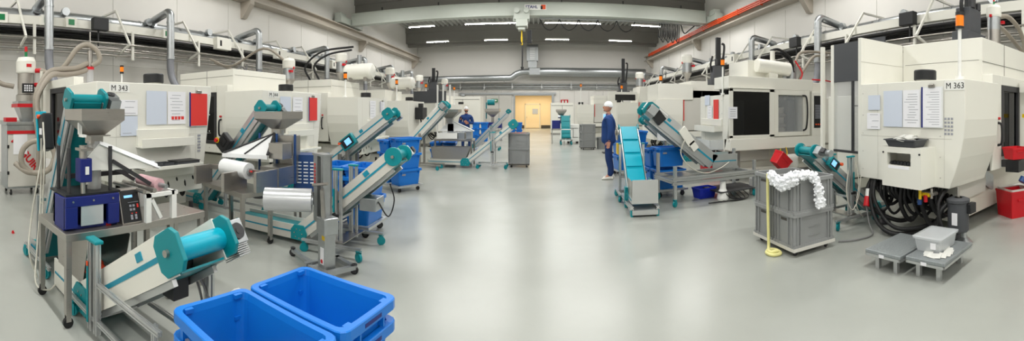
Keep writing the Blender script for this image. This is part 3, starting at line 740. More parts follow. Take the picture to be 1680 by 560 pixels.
b = MB(); b.cyl((.95, .2, 2.72), (1.85, .15, 2.66), .17, 20); b.cyl((.93, .2, 2.72), (.95, .2, 2.72), .15, 20); b.box((1.25, .1, 2.3), (1.5, .3, 2.6)); b.cyl((1.4, .2, 2.8), (1.4, .2, 3.1), .06)
b.build('dryer_drum', 'cream', R)
b = MB(); b.tube([(1.35, .2, 3.1), (1.6, .2, 3.15), (1.95, .2, 2.95), (2.05, .2, 2.6)], .035); b.tube([(1.4, .25, 3.05), (1.7, .25, 3.05), (2.0, .25, 2.85), (2.1, .25, 2.5)], .03); b.build('black_hose', 'rubber', R)
b = MB(); b.cyl((2.05, .3, 2.3), (2.05, .3, 2.75), .13, 16); b.cyl((1.85, .35, 2.3), (1.85, .35, 2.65), .09, 14); b.build('filter_canister', 'galv', R)
signal_lamp(mH, -.02, .1, 1.98, 2.66, .9)
sheet(1, RF, 9.0, 1.75, .3, .25, 'blank bluish pocket on the machine with black glass door', 'bluepaper', lines=0)
sheet(1, RF, 8.86, 1.38, .28, .36, 'white printed sheet left of the red card on black-glass machine', lines=5)
sheet(1, RF, 8.5, 1.42, .28, .46, 'red card sheet on end of the machine with black glass door', 'redcard', lines=0)
t = T('notice', 'small white notice sheet stuck at left edge of the black glass door', 'paper', (4.16, 7.94, 1.44)); MB().box((-.14, -.0, 0), (.08, .012, .26)).build('sheet', 'paper', t)
b = MB()
for k in range(4): b.box((-.1, -.003, .05+k*.05), (.04, 0, .06+k*.05))
b.build('print', 'ink', t)
mI = machine(1, 3.62, 12.4, 1.5, 'cream moulding machine with plain grey guard behind the right inclined conveyor', rear=2.3, guard='plain', capd=.2, lamp=(.2, -.05, 1.98, 2.6))
b = MB(); b.box((.1, -.1, 1.98), (1.3, 1.2, 2.5)); b.box((1.3, .1, 2.0), (2.8, 1.3, 2.62)); b.build('top_housing', 'cream', mI, bev=.01)
mJ = machine(1, 3.35, 17.3, 1.5, 'cream moulding machine with plain grey guard just right of the standing man', rear=2.4, guard='plain', capd=.2, lamp=(.2, -.05, 1.98, 2.6))
b = MB(); b.box((-.4, -.1, 2.1), (.9, .0, 2.45)); b.build('top_frame', 'cream', mJ); b = MB(); b.box((-.1, -.12, 2.08), (.8, -.1, 2.34)); b.build('mesh_opening', 'bscreen', mJ); b = MB(); b.box((1.0, -.1, 2.0), (2.6, 1.2, 2.7)); b.build('top_housing', 'cream', mJ, bev=.01)
mK = machine(1, 2.1, 22.6, 1.6, 'farthest moulding machine of right row with plain guard left of standing man', rear=2.5, guard='plain', capd=.25, lamp=(.2, -.05, 1.98, 3.0))

# robots (linear handling arms standing above the machines)
def robot(x, y, z0, z1, label, s=1.0):
    t = T('handling_robot', label, 'robot', (x, y, z0))
    MB().box((-.07*s, -.05*s, .25), (.07*s, .05*s, z1-z0)).build('vertical_arm', 'black', t, bev=.008)
    MB().box((-.28*s, -.14*s, 0), (.28*s, .14*s, .14)).box((-.2*s, -.12*s, .14), (.16*s, .12*s, .5)).build('carriage', 'anthracite', t, bev=.01)
    b = MB(); b.tube([(.1*s, 0, .3), (.2*s, 0, .8*(z1-z0)), (.12*s, 0, .88*(z1-z0))], .035*s, 8); b.tube([(-.12*s, 0, .2), (-.24*s, 0, .5), (-.18*s, 0, .75)], .03*s, 8); b.build('cable_chain', 'rubber', t)
    b = MB(); b.cyl((-.1*s, -.1*s, .5), (-.1*s, -.1*s, .66), .05*s, 12); b.cyl((.1*s, -.1*s, .5), (.1*s, -.1*s, .6), .04*s, 12); b.build('servo_motor', 'dark', t)
    return t
robot(5.35, 2.95, 2.64, 4.2, 'tall black handling robot on roof of machine M 363')
robot(4.55, 9.6, 2.3, 3.55, 'black handling robot behind the machine with the black glass door', .9)
robot(3.75, 17.9, 2.4, 4.0, 'slim black handling robot above the man, right row')
robot(-4.85, 17.9, 2.45, 3.6, 'black handling robot at the end of left row near far wall')
b = MB(); b.box((-5.6, 17.2, 1.98), (-4.1, 17.25, 2.5)); tag(b.build('guard_screen', 'anthracite', origin=(-4.85, 17.2, 1.98)), 'dark grey screen panel on top of the fifth left machine', 'screen')
b = MB()
# light frame portal at left row end
t = T('portal_posts', 'pair of thin white uprights before the dark screen, far left row', 'posts', (-4.15, 16.9, 0))
for dx in (-.25, 0, .3): MB().box((dx-.03, -.03, 0), (dx+.03, .03, 2.75)).build('post', 'white', t)

# hopper loaders and barrels over the left and right rows
def loader(x, y, z, label, s=1.0, tall=True):
    t = T('hopper_loader', label, 'hopper loader', (x, y, z+.012), 0, 'granulate loaders on the machines')
    if tall: MB().lathe([(.05*s, 0), (.06*s, .12*s), (.15*s, .3*s), (.15*s, .34*s)], (0, 0, 0)).build('funnel', 'steel', t)
    else: MB().lathe([(.15*s, 0), (.15*s, .34*s)], (0, 0, 0)).build('base', 'steel', t)
    MB().lathe([(.15*s, .34*s), (.15*s, .62*s)], (0, 0, 0)).build('canister', 'galv', t)
    MB().lathe([(.16*s, .62*s), (.17*s, .66*s), (.17*s, .82*s), (.14*s, .88*s), (.02, .9*s)], (0, 0, 0)).build('lid', 'cream', t)
    b = MB(); b.box((-.17*s, -.03*s, .6*s), (.17*s, .03*s, .66*s)); b.box((.12*s, -.18*s, .5*s), (.2*s, -.08*s, .56*s)); b.build('clamp', 'red', t)
    return t
l0 = loader(5.8, 2.75, 2.64, 'cream and steel loader canister on roof of machine M 363', .72, False)
MB().cyl((0, 0, .645), (0, 0, .7), .015).build('status_lamp', 'green', l0); MB().cyl((0, 0, .7), (0, 0, .76), .015).build('status_lamp', 'red', l0)
for (x, y, z, lb) in ((-6.2, 8.6, 2.1, 'white loader with yellow hose clamps on the second left machine'), (-6.3, 11.7, 2.5, 'white domed loader on third machine of the left row'), (-6.1, 15.6, 2.4, 'white domed loader on fourth machine of the left row'),
                      (-6.0, 19.4, 2.4, 'white domed loader on fifth machine of the left row'), (-5.6, 23.2, 2.5, 'white domed loader farthest along the left row'),
                      (5.2, 13.6, 2.62, 'white domed loader above the plain grey guard, right row'), (4.6, 18.2, 2.4, 'white domed loader beside the slim black robot, right row')):
    loader(x, y, z, lb, 1.0 if y < 9 else 1.15)
def barrel(x, y, z, label):
    t = T('dryer_barrel', label, 'barrel', (x, y, z), 0, 'horizontal dryers above the left row')
    MB().lathe([(.02, -.5), (.2, -.46), (.24, -.4), (.24, .4), (.2, .46), (.02, .5)], (0, 0, .3), (1, 0, 0)).build('drum', 'cream', t)
    MB().box((-.3, -.15, 0), (-.2, .15, .12)).box((.2, -.15, 0), (.3, .15, .12)).build('cradle', 'steel', t)
    MB().cyl((0, 0, .5), (0, 0, .8), .07).build('outlet', 'galv', t)
barrel(-5.3, 11.0, 2.51, 'white horizontal barrel with steel outlet on the third left machine')
barrel(-5.3, 14.9, 2.41, 'white horizontal barrel with steel outlet on the fourth left machine')
# hose bundles from loaders to the wall
def hoses(name, label, paths, r, m='hose'):
    t = T(name, label, 'hoses', paths[0][0])
    for p in paths: MB().tube(p, r, 8).build('hose', m, t, world=True)
    return t
hoses('hose_bundle', 'grey granulate hoses looping behind the second left machine', [[(-6.2, 8.5, 2.9), (-6.9, 8.4, 3.3), (-8, 8.3, 2.9), (-9.0, 8.4, 3.2)], [(-6.4, 8.6, 2.6), (-6.9, 8.6, 2.3), (-7.5, 8.5, 2.6), (-9.0, 8.6, 3.1)]], .035)
hoses('hose_bundle', 'coiled dark hose hanging below the tray, left wall', [[(-9.2, 9.6, 3.2), (-9.2, 9.5, 2.7), (-9.2, 9.9, 2.4), (-9.2, 10.3, 2.7), (-9.2, 10.1, 3.1), (-9.2, 9.7, 2.9), (-9.2, 9.8, 2.5), (-9.2, 10.2, 2.6), (-9.2, 10.3, 3.2)]], .03, 'cableg')
hoses('hose_bundle', 'black hoses arching over the third left machine', [[(-6.0, 9.8, 2.5), (-6.1, 9.7, 2.9), (-5.7, 9.8, 3.2), (-5.0, 9.9, 3.3)], [(-6.3, 9.8, 2.5), (-6.4, 9.7, 2.9), (-5.9, 9.8, 3.3), (-5.0, 10.0, 3.4)]], .03, 'rubber')
hoses('hose_bundle', 'red and grey hoses above the control cabinet, right row', [[(6.3, 8.4, 2.42), (6.4, 8.3, 2.7), (6.9, 8.5, 3.1), (7.8, 9, 3.2)], [(6.1, 8.5, 2.42), (6.2, 8.4, 2.9), (6.6, 8.6, 3.2), (7.8, 8.8, 3.3)]], .04)
hoses('red_hose', 'thin red hoses rising beside the steel canister, right row', [[(6.2, 8.2, 2.42), (6.25, 8.2, 2.6), (6.1, 8.3, 2.9)], [(6.5, 8.1, 2.42), (6.9, 8.1, 2.42), (7.3, 8.3, 2.42)]], .02, 'red')
hoses('hose_bundle', 'grey hoses with red clamps behind machine M 363 loader', [[(5.9, 2.78, 3.12), (6.3, 2.7, 3.2), (6.9, 2.7, 3.0), (7.1, 2.7, 2.5)], [(5.9, 2.82, 3.0), (6.5, 2.9, 3.05), (7.4, 2.9, 2.8)]], .04)
# machinery between row and wall, seen over the cabinets
def block(x, y, z, d, label, m='cream', name='machine_cabinet'):
    t = T(name, label, 'cabinet', (x, y, 0))
    MB().box((-d[0]/2, -d[1]/2, .1), (d[0]/2, d[1]/2, z)).build('housing', m, t, bev=.01)
    b = MB(); b.box((-d[0]/2+.05, -d[1]/2-.01, .3), (d[0]/2-.05, -d[1]/2, .32)); b.box((-d[0]/2+.05, -d[1]/2-.01, z-.2), (d[0]/2-.05, -d[1]/2, z-.18)); b.box((-.01, -d[1]/2-.01, .32), (.01, -d[1]/2, z-.2)); b.build('door_joint', 'seam', t)
    for i in (-1, 1):
        for k in (-1, 1): MB().cyl((i*(d[0]/2-.08), k*(d[1]/2-.08), 0), (i*(d[0]/2-.08), k*(d[1]/2-.08), .1), .04, 10).build('foot', 'black', t)
    return t
# clear safety enclosure between M 363 and the black-glass machine
t = T('safety_enclosure', 'clear plastic safety enclosure with cream posts left of machine M 363', 'enclosure', (4.9, 5.2, 0))
for (x, y, a) in ((4.66, 5.5, .03), (4.68, 5.22, .04)): MB().box((x-a, y-a, 0), (x+a, y+a, 2.75)).build('post', 'cream', t, world=True)
MB().box((4.64, 4.03, 2.1), (4.67, 5.18, 2.75)).build('top_panel', 'anthracite', t, world=True)
MB().box((4.65, 4.03, .95), (4.655, 5.18, 2.1)).build('clear_panel', 'plexi', t, world=True)
MB().box((4.63, 4.7, .95), (4.67, 4.74, 2.1)).build('mullion', 'dark', t, world=True)
MB().box((4.63, 4.03, .91), (4.67, 5.18, .95)).build('bottom_rail', 'dark', t, world=True)
block(6.4, 5.85, 1.9, (2.0, .7), 'cream cabinet behind the clear safety enclosure')
# ------------------------------------------------------------------ containers, dollies, casters
def caster(parent, x, y, r=.05, col='rubber', a=0.0, h=None):
    """swivel caster as a part with its wheel; x,y local"""
    c, s_ = math.cos(a), math.sin(a); w = r*.45; h = h or r*2.5
    b = MB(); b.obox((x+s_*r*.3, y, r*1.25), (c*r*.75, s_*r*.75, 0), (-s_*w*.15, c*w*.15, 0), (0, 0, r*.6)) if False else None
    for k in (-1, 1): b.obox((x-s_*w*k*.8, y+c*w*k*.8, r*1.3), (c*r*.5, s_*r*.5, 0), (-s_*w*.12, c*w*.12, 0), (0, 0, r*.85))
    b.cyl((x, y, r*2.05), (x, y, h), r*.3, 8); b.cyl((x, y, h-.008), (x, y, h), r*.7, 10)
    o = b.build('caster', col if col == 'teal' else 'dark', parent)
    MB().cyl((x-s_*w*.6, y+c*w*.6, r), (x+s_*w*.6, y-c*w*.6, r), r, 18).build('wheel', 'rubber' if col != 'teal' else 'teal', o)
    if col == 'teal': MB().cyl((x-s_*w*.7, y+c*w*.7, r), (x+s_*w*.7, y-c*w*.7, r), r*.35, 10).build('hub', 'dark', o)
    return o
def container(label, loc, rz, L_=.6, W_=.4, H_=.32, m='blue_box', group=None, ribs=False, tagside=True, proto={}, flip=False):
    """open-topped stackable box, local x = long side, z=0 its base"""
    key = (L_, W_, H_, m, ribs, tagside)
    if key in proto:
        return copy_tree(proto[key], loc, rz, label, group)
    t = T('container', label, 'container', loc, rz, group)
    x, y, r = L_/2, W_/2, .035
    if ribs: bx, by = x-.018, y-.018
    else: bx, by = x-.055, y-.055
    o1, i0, i1, iz = (.02, .024, .027, .004) if ribs else (.03, .03, .036, .03)
    l = [rrect(bx, by, r, 0), rrect(x-o1, y-o1, r, H_-.05), rrect(x, y, r+.01, H_-.045), rrect(x, y, r+.01, H_-.004), rrect(x-.004, y-.004, r+.008, H_), rrect(x-i0, y-i0, r, H_), rrect(x-i1, y-i1, r, H_-iz), rrect(bx-.006, by-.006, r, .012)]
    b = MB().loft(l)
    if ribs:
        for k in (-1, 1):
            for q in (-.4, -.33, .33, .4):
                b.box((q*L_-.008, k*(y-.018), .0), (q*L_+.008, k*(y-.002), H_-.045))
            for q in (-.38, -.22, .22, .38): b.box((k*(x-.018), q*W_-.006, 0), (k*(x-.002), q*W_+.006, H_-.045))
            b.box((-x+.01, k*(y-.02), 0), (x-.01, k*(y-.006), .03)); b.box((k*(x-.02), -y+.01, 0), (k*(x-.006), y-.01, .03))
            for q in (-1, 1):
                for zz in (.1, .2): b.box((q*.05-.04, k*(y-.017), zz), (q*.05+.04, k*(y-.012), zz+.01))
    else:
        for k in (-1, 1):
            b.box((k*(x-.034), -.09, H_-.09), (k*(x-.004), -.08, H_-.045)); b.box((k*(x-.034), .08, H_-.09), (k*(x-.004), .09, H_-.045))
            for q in (-1, 1): b.box((q*x*.72-.01, k*(y-.034), H_-.1), (q*x*.72+.01, k*(y-.012), H_-.045))
            # stacking lugs inside
            for q in (-1, 1): b.box((q*(x-.028), k*(y-.09), H_-.002), (q*(x-.05), k*(y-.05), H_-.02))
    b.build('body', m, t)
    b = MB()
    for k in (-1, 1): b.box((k*(x-.016), -.055, H_-.1), (k*(x-.0195+.004), .055, H_-.07)) if ribs else b.box((k*(x-.001), -.06, H_-.034), (k*(x+.0015), .06, H_-.018))
    b.build('handle_slot', 'seam' if ribs else 'navy', t)
    if tagside:
        b = MB(); b.box((-.2, -y+.02, H_-.12), (-.12, -y+.032, H_-.09)); b.box((-.2, y-.032, H_-.12), (-.12, y-.02, H_-.09)); b.build('label_tag', 'ink', t)
    proto[key] = t
    return t
def dolly(label, loc, rz, L_=.8, W_=.6, m='dark', col='rubber', h=.15, group=None):
    t = T('dolly', label, 'dolly', loc, rz, group)
    b = MB(); x, y = L_/2, W_/2
    b.box((-x, -y, h-.035), (x, -y+.04, h)); b.box((-x, y-.04, h-.035), (x, y, h)); b.box((-x, -y+.04, h-.035), (-x+.04, y-.04, h)); b.box((x-.04, -y+.04, h-.035), (x, y-.04, h)); b.box((-.02, -y+.04, h-.035), (.02, y-.04, h))
    b.build('frame', m, t)
    for i in (-1, 1):
        for k in (-1, 1): caster(t, i*(x-.08), k*(y-.08), (h-.035)/2.5, col, a=.4*i+.3*k)
    return t
def stack(cx, cy, rz, cells, what, m='blue_box', H=.32, h0=.15, ribs=False, L_=.6, W_=.4, dollym='alu', group=None, top=''):
    """cells: list of (dx,dy,rot90,[z offsets]) in the dolly's frame"""
    for n, (dx, dy, rot, zs, who) in enumerate(cells):
        c, s_ = math.cos(rz), math.sin(rz)
        for i, z in enumerate(zs):
            lv = ('lowest' if i == 0 else 'topmost' if i == len(zs)-1 else 'middle' if len(zs) == 3 else ['', 'second', 'third'][i])
            container('%s, %s of the %s pile' % (what, lv, who), (cx+dx*c-dy*s_, cy+dx*s_+dy*c, h0+z), rz+rot, L_, W_, H, m, group or what+' piles', ribs)

# foreground blue containers (nested pairs on an aluminium dolly)
rzF = math.radians(-11)
ux, uy = math.cos(rzF), math.sin(rzF)
def loc_f(a, b): return (-1.385+a*ux-b*uy, 1.05+a*uy+b*ux)
dolly('low dolly under the two foreground blue containers', (*loc_f(.3, .42), 0), rzF+PI/2, .8, .6, 'alu')
for (b0, who) in ((.205, 'nearest foreground'), (.62, 'rear foreground')):
    for zz, lv in ((.15, 'lower'), (.33, 'middle'), (.43, 'top')):
        px, py = loc_f(.3, b0)
        container('large blue container, %s one of the %s pile' % (lv, who), (px, py, zz), rzF, .6, .4, .32, 'blue_box', 'foreground blue containers')
# dark printed sticker on the end of the rear top one
px, py = loc_f(.592, .55)
t = T('sticker', 'black and white sticker on the end of the rear foreground blue container', 'sticker', (px, py, .57), rzF)
MB().box((0, -.03, 0), (.006, .07, .06)).build('backing', 'inkblack', t)
b = MB()
for a in (0, .03, .06): b.box((.006, -.025+a, .01), (.008, -.008+a, .05)); b.box((.006, -.01+a, .028), (.008, 0+a, .034))
b.build('lettering', 'white', t)
# moulded pieces in the nearest container
def heap(x, y, z, rx, ry, h, n, m, label, r=.02, name='moulded_pieces', seed=1, cat='moulded pieces'):
    b = MB(); rng = random.Random(seed)
    for k in range(n):
        a = rng.uniform(0, 2*PI); q = math.sqrt(rng.random()); px, py = x+rx*q*math.cos(a), y+ry*q*math.sin(a); pz = z+h*(1-q*q)*rng.random()+r*.6
        d = V((rng.uniform(-1, 1), rng.uniform(-1, 1), rng.uniform(-.6, .6))).normalized()*r
        b.cyl(V((px, py, pz))-d, V((px, py, pz))+d, r*.7, 7)
    o = b.build(name, m, origin=(x, y, z)); tag(o, label, cat, kind='stuff'); return o
px, py = loc_f(.3, .2)
heap(px, py, .445, .21, .12, .13, 290, 'pieces', 'loose orange red moulded pieces lying in the nearest blue container', .016)

# blue stacks on dollies
def pair(cx, cy, rz, what, zs_a, zs_b, dl, H=.32, swap=False, h0=.15):
    dolly(dl, (cx, cy, 0), rz, .8, .6, 'alu', h=h0)
    stack(cx, cy, rz, [(-.205, 0, PI/2, zs_a, 'nearer'), (.205, 0, PI/2, zs_b, 'other')], what, H=H, h0=h0)
stack_lbl = 'blue container on the dolly behind the near conveyor stand'
dolly('dolly under the blue containers behind the near conveyor stand', (-2.46, 4.85, 0), 0, .8, .62, 'alu', h=.15)
stack(-2.46, 4.85, 0, [(-.205, 0, PI/2, [0, .29, .42], 'left-hand'), (.205, 0, PI/2, [0, .29, .42], 'right-hand')], 'blue container behind the near conveyor stand')
dolly('dolly under the tall blue containers left of the aisle', (-2.86, 7.83, 0), math.radians(-34), .82, .62, 'alu', h=.13)
stack(-2.86, 7.83, math.radians(-34), [(-.205, 0, PI/2, [0, .31, .56], 'rear'), (.205, 0, PI/2, [0, .31, .62], 'front')], 'blue container of the tall group beside the left aisle edge', h0=.13)
dolly('dolly under blue containers beside the far standing man', (-2.9, 19.4, 0), .1, .8, .6, 'alu', h=.15)
stack(-2.9, 19.4, .1, [(-.205, 0, PI/2, [0, .32, .6], 'left'), (.205, 0, PI/2, [0, .32, .6], 'right')], 'blue container beside the far standing man')
dolly('dolly under blue containers in front of the doorway', (-1.5, 25.0, 0), 0, .8, .6, 'alu', h=.15)
stack(-1.5, 25.0, 0, [(-.205, 0, PI/2, [0, .32, .45], 'left'), (.205, 0, PI/2, [0, .32, .45], 'right')], 'blue container in front of the bright doorway')
dolly('dolly under blue containers below the right inclined conveyor', (2.38, 7.5, 0), .15, .64, .8, 'alu', h=.15)
stack(2.38, 7.5, .15, [(0, -.205, 0, [0, .42], 'front'), (0, .205, 0, [0, .36], 'rear')], 'blue container below the right inclined conveyor', H=.36)
dolly('dolly under blue containers behind the blue-belt conveyor', (2.25, 9.95, 0), .1, .8, .6, 'alu', h=.15)
stack(2.25, 9.95, .1, [(-.205, 0, PI/2, [0, .32, .6], 'left'), (.205, 0, PI/2, [0, .32, .6], 'right')], 'blue container behind the blue-belt conveyor', H=.36)
dolly('dolly with one blue container under the far left table', (-3.0, 12.3, 0), .1, .8, .6, 'alu', h=.12)
stack(-3.0, 12.3, .1, [(-.205, 0, PI/2, [0, .2], 'left'), (.205, 0, PI/2, [0, .2], 'right')], 'blue container beneath the far left steel table', h0=.12)

# grey stacks
GR = 'grey ribbed container'
dolly('dolly under the near grey containers, small black casters', (2.86, 3.93, 0), math.radians(2), .62, .82, 'grey_panel', h=.1)
gz = math.radians(2)
for (dy, who) in ((-.205, 'near'), (.205, 'rear')):
    for z, lv in ((.1, 'lower'), (.475, 'upper')):
        container('grey ribbed container, %s one of the %s pile below white foam' % (lv, who), (2.86-dy*math.sin(gz), 3.93+dy*math.cos(gz), z), gz, .62, .4, .38, 'grey_box', 'near grey containers', True)
dolly('dolly under the two grey containers in middle of the aisle', (-.61, 11.75, 0), .02, .6, .62, 'seam', h=.1)
for z, lv in ((.1, 'lower'), (.54, 'upper')):
    for dy, who in ((-.15, 'front'),):
        container('grey ribbed container in mid aisle beside the left conveyor, %s one' % lv, (-.61, 11.75, z), .02, .62, .5, .44, 'grey_box', 'mid aisle grey containers', True)
heap(-.61, 11.75, .93, .26, .2, .02, 160, 'redcard', 'small dark red parts filling the upper mid-aisle grey container', .02, 'red_parts', 3, 'parts')
dolly('dolly under grey containers near the farthest right machine', (2.0, 16.9, 0), .1, .6, .6, 'seam', h=.1)
for z, lv in ((.1, 'lowest'), (.42, 'second'), (.74, 'top')):
    container('grey container near the farthest right machine, %s one' % lv, (2.0, 16.9, z), .1, .6, .55, .32, 'grey_box', 'far grey containers', True)
container('grey container lidded with film behind the far right grey pile', (2.75, 17.0, .0), .1, .6, .45, .5, 'grey_box', 'far grey containers', True)

# white foam strips draped over the near grey container
def foamstrip(pts, wdt, label, seed=1):
    b = MB(); rng = random.Random(seed); P_ = smooth_path(pts, 10)
    for i in range(len(P_)-1):
        d = P_[i+1]-P_[i]
    rings = []
    for i, p in enumerate(P_):
        d = (P_[min(i+1, len(P_)-1)]-P_[max(i-1, 0)]).normalized()
        wv = V(wdt[0]).lerp(V(wdt[1]), i/(len(P_)-1)); W0 = wv.length; wv = wv-d*wv.dot(d); side = wv.normalized(); nrm = d.cross(side).normalized(); W_ = W0
        ring = []
        for k in range(14):
            a = 2*PI*k/14; rr = 1+rng.uniform(-.22, .22)
            ring.append(p+side*math.cos(a)*W_*rr+nrm*math.sin(a)*.036*rr)
        rings.append(ring)
    b.loft(rings, smooth=True); return b
b = foamstrip([(2.52, 3.9, .86), (2.49, 3.82, .85), (2.485, 3.74, .83), (2.485, 3.64, .8), (2.49, 3.56, .82), (2.53, 3.49, .87), (2.58, 3.48, .88)], ((0, 0, .06), (0, 0, .055)), '')
b2 = foamstrip([(2.5, 3.58, .86), (2.58, 3.55, .89), (2.68, 3.52, .9), (2.77, 3.48, .89), (2.83, 3.45, .83), (2.86, 3.445, .7), (2.89, 3.44, .53)], ((0, .06, .02), (.055, 0, 0)), '', 4)
b.add(b2.v, b2.f, True); rg = random.Random(11)
for p in [b.v[i] for i in range(0, len(b.v), 4)]:
    r_ = rg.uniform(.01, .022); q = p+V((rg.uniform(-.012, .012), rg.uniform(-.012, .012), rg.uniform(-.008, .012)))
    b.lathe([(0, -r_), (r_*.8, -r_*.55), (r_, 0), (r_*.8, r_*.55), (0, r_)], q, V((rg.uniform(-1, 1), rg.uniform(-1, 1), 1)), 7, False)
tag(b.build('foam_wrap', 'foam', origin=(2.6, 3.8, .86)), 'fluffy white foam wrap draped over the near grey container', 'foam')
t = T('strap', 'pale yellow strap hanging down the grey container pile to the floor', 'strap', (2.5, 3.94, 0))
b = MB(); b.tube([(2.62, 3.97, .84), (2.52, 3.95, .875), (2.49, 3.92, .8), (2.495, 3.92, .4), (2.49, 3.9, .1), (2.47, 3.87, .03)], .018, 6); b.build('band', 'paleyellow', t, world=True)
b = MB(); b.tube([(2.47, 3.87, .03), (2.4, 3.8, .02), (2.42, 3.7, .02), (2.52, 3.7, .02), (2.52, 3.8, .03), (2.44, 3.82, .04), (2.42, 3.74, .04), (2.5, 3.72, .05)], .02, 6); b.build('coil', 'paleyellow', t, world=True)
# ------------------------------------------------------------------ conveyors
def octagon(r, k=.62): return [(r*a, r*b) for a, b in ((1, k), (k, 1), (-k, 1), (-1, k), (-1, -k), (-k, -1), (k, -1), (1, -k))]
def conveyor(name, label, loc, rz, top, width=.34, flat=.9, panel='cream', belt='teal', r=.1, hp=.16, motor=1, stand=None, hopper=None,
             hmi=None, cat='conveyor', flatz=.1, motor_up=False, casters=True, stripe='teal_s', pivot=True, posts=True, cleats=True, round_plate=False, flip_panel=1.0, cover=False):
    """local frame: knee at x=0, flat section towards -x, incline up to top=(x,z)"""
    t = T(name, label, cat, loc, rz)
    K = V((0, 0, flatz)); E = V((top[0], 0, top[1])); u = (E-K).normalized(); n = V((-u.z, 0, u.x)); Lr = (E-K).length; hw = width/2
    # belts
    b = MB(); b.obox(K+u*Lr/2+n*.045, u*Lr/2, V((0, hw-.02, 0)), n*.006); b.obox(K+u*Lr/2-n*(hp/2-.012), u*Lr/2, V((0, hw-.02, 0)), n*.006)
    if flat: b.box((-flat, -hw+.02, flatz+.038), (0, hw-.02, flatz+.05)); b.box((-flat, -hw+.02, flatz-.05), (0, hw-.02, flatz-.04))
    B = b.build('belt', belt, t)
    if cleats:
        b = MB(); d = .25
        while d < Lr-.1:
            b.obox(K+u*d+n*.06, u*.004, V((0, hw-.03, 0)), n*.015); d += .32
        b.build('cleat', belt, B)
    # side panels
    for s_ in (-1, 1):
        y = s_*hw
        b = MB(); b.obox(K+u*(Lr/2)+V((0, y, 0)), u*(Lr/2), V((0, .009, 0)), n*hp/2)
        if flat: b.box((-flat, y-.009, flatz-hp*.45), (0.02, y+.009, flatz+hp*.5))
        P_ = b.build('side_panel', panel, t)
        if stripe:
            b = MB(); b.obox(K+u*(Lr/2)+V((0, y+s_*.011, 0))+n*.0, u*(Lr/2-.02), V((0, .003, 0)), n*hp*.06)
            if flat: b.box((-flat+.03, y+s_*.009, flatz), (0, y+s_*.014, flatz+.018))
            b.build('stripe', stripe, P_)
            b = MB(); b.obox(K+u*(Lr*.76)+V((0, y+s_*.012, 0))+n*hp*.26, u*.035, V((0, .004, 0)), n*.026); b.build('badge', stripe, P_)
    # edge rails: profile under the incline
    b = MB()
    for s_ in (-1, 1): b.bar(K+V((0, s_*(hw-.03), 0))-n*(hp/2+.02)+u*.1, E+V((0, s_*(hw-.03), 0))-n*(hp/2+.02)-u*.1, .03, .04, n)
    b.build('edge_rail', 'alu', t)
        # head plates, drum, knee plates
    for s_ in (-1, 1):
        b = MB(); y = s_*(hw+.012)
        if round_plate: poly = [(r*math.cos(a), r*math.sin(a)) for a in [2*PI*k/24 for k in range(24)]]
        else: poly = octagon(r)
        b.prism(poly, E+V((0, y-.014, 0)), u, n, (0, .028, 0))
        e = b.build('end_plate', 'teal', t, bev=.005)
        MB().cyl(E+V((0, y, 0)), E+V((0, y+s_*.035, 0)), r*.17, 12).build('shaft_nut', 'steel', e)
        if pivot:
            b = MB(); b.prism([(-r*1.1, -r*.8), (r*.9, -r*.8), (r*1.2, 0), (r*.7, r), (-r*.6, r), (-r*1.1, r*.4)], K+V((0, y-.014, 0)), (1, 0, 0), (0, 0, 1), (0, .028, 0))
            e = b.build('knee_plate', 'teal', t, bev=.004); q = MB()
            for a in range(6): q.cyl(K+V((r*.55*math.cos(a), y, r*.55*math.sin(a))), K+V((r*.55*math.cos(a), y+s_*.02, r*.55*math.sin(a))), .008, 6)
            q.build('bolt', 'steel', e)
    MB().cyl(E-V((0, hw, 0)), E+V((0, hw, 0)), r*.55, 22).build('drive_drum', belt if width != .36 or r > .119 else 'teal_l', t)
    if cover:
        b = MB(); b.obox(E-u*.12+n*(r*.9), u*.18, V((0, hw+.01, 0)), n*.012); b.obox(E+u*(.06)+n*(r*.35), n*(r*.6), V((0, hw+.01, 0)), u*.01); b.build('head_cover', 'white', t)
    if motor:
        s_ = motor; y = s_*(hw+.03)
        b = MB(); b.obox(E+V((0, y+s_*.07, 0)), u*r*.6, V((0, .055, 0)), n*r*.62); b.cyl(E+V((0, y, 0)), E+V((0, y+s_*.03, 0)), r*.5, 16)
        o = b.build('gearbox', 'galv', t, bev=.004)
        b = MB(); d = n if motor_up else u*(-1) if False else n
        c0 = E+V((0, y+s_*.06, 0))+d*r*.6
        if motor_up == 'side': d = V((0, s_, 0)); c0 = E+V((0, y+s_*.11, 0))
        if motor_up == 'side':
            b.cyl(c0, c0+d*.16, r*.42, 18)
            for k in range(6): b.cyl(c0+d*(.02+k*.02), c0+d*(.027+k*.02), r*.5, 18)
            b.cyl(c0+d*.16, c0+d*.19, r*.46, 18); b.build('motor_body', 'galv', o)
            b = MB(); b.obox(c0+d*.08+u*r*.5, d*.035, n*.03, u*.02); b.build('terminal_box', 'dark', o)
        else:
            c1_ = E+V((0, y+s_*.06, 0))
            for k in range(6): b.obox(c1_-n*r*.66-n*.004*k*3, u*r*.55, V((0, .05, 0)), n*.003)
            b.build('cooling_fin', 'galv', o)
            b = MB(); b.cyl(c1_+u*r*.6, c1_+u*(r*.6+.012), r*.42, 20); b.cyl(c1_+u*(r*.6+.012), c1_+u*(r*.6+.016), r*.16, 12); b.build('fan_cover', 'dark', o)
            b = MB(); b.cyl(E+V((0, s_*(hw+.02), 0)), E+V((0, s_*(hw+.05), 0)), r*.36, 16); b.build('coupling', 'orange_p', o)
        b = MB(); b.obox(E+V((0, y+s_*.118, 0)), u*r*.3, V((0, .002, 0)), n*r*.25); b.build('type_plate', 'paper', o)
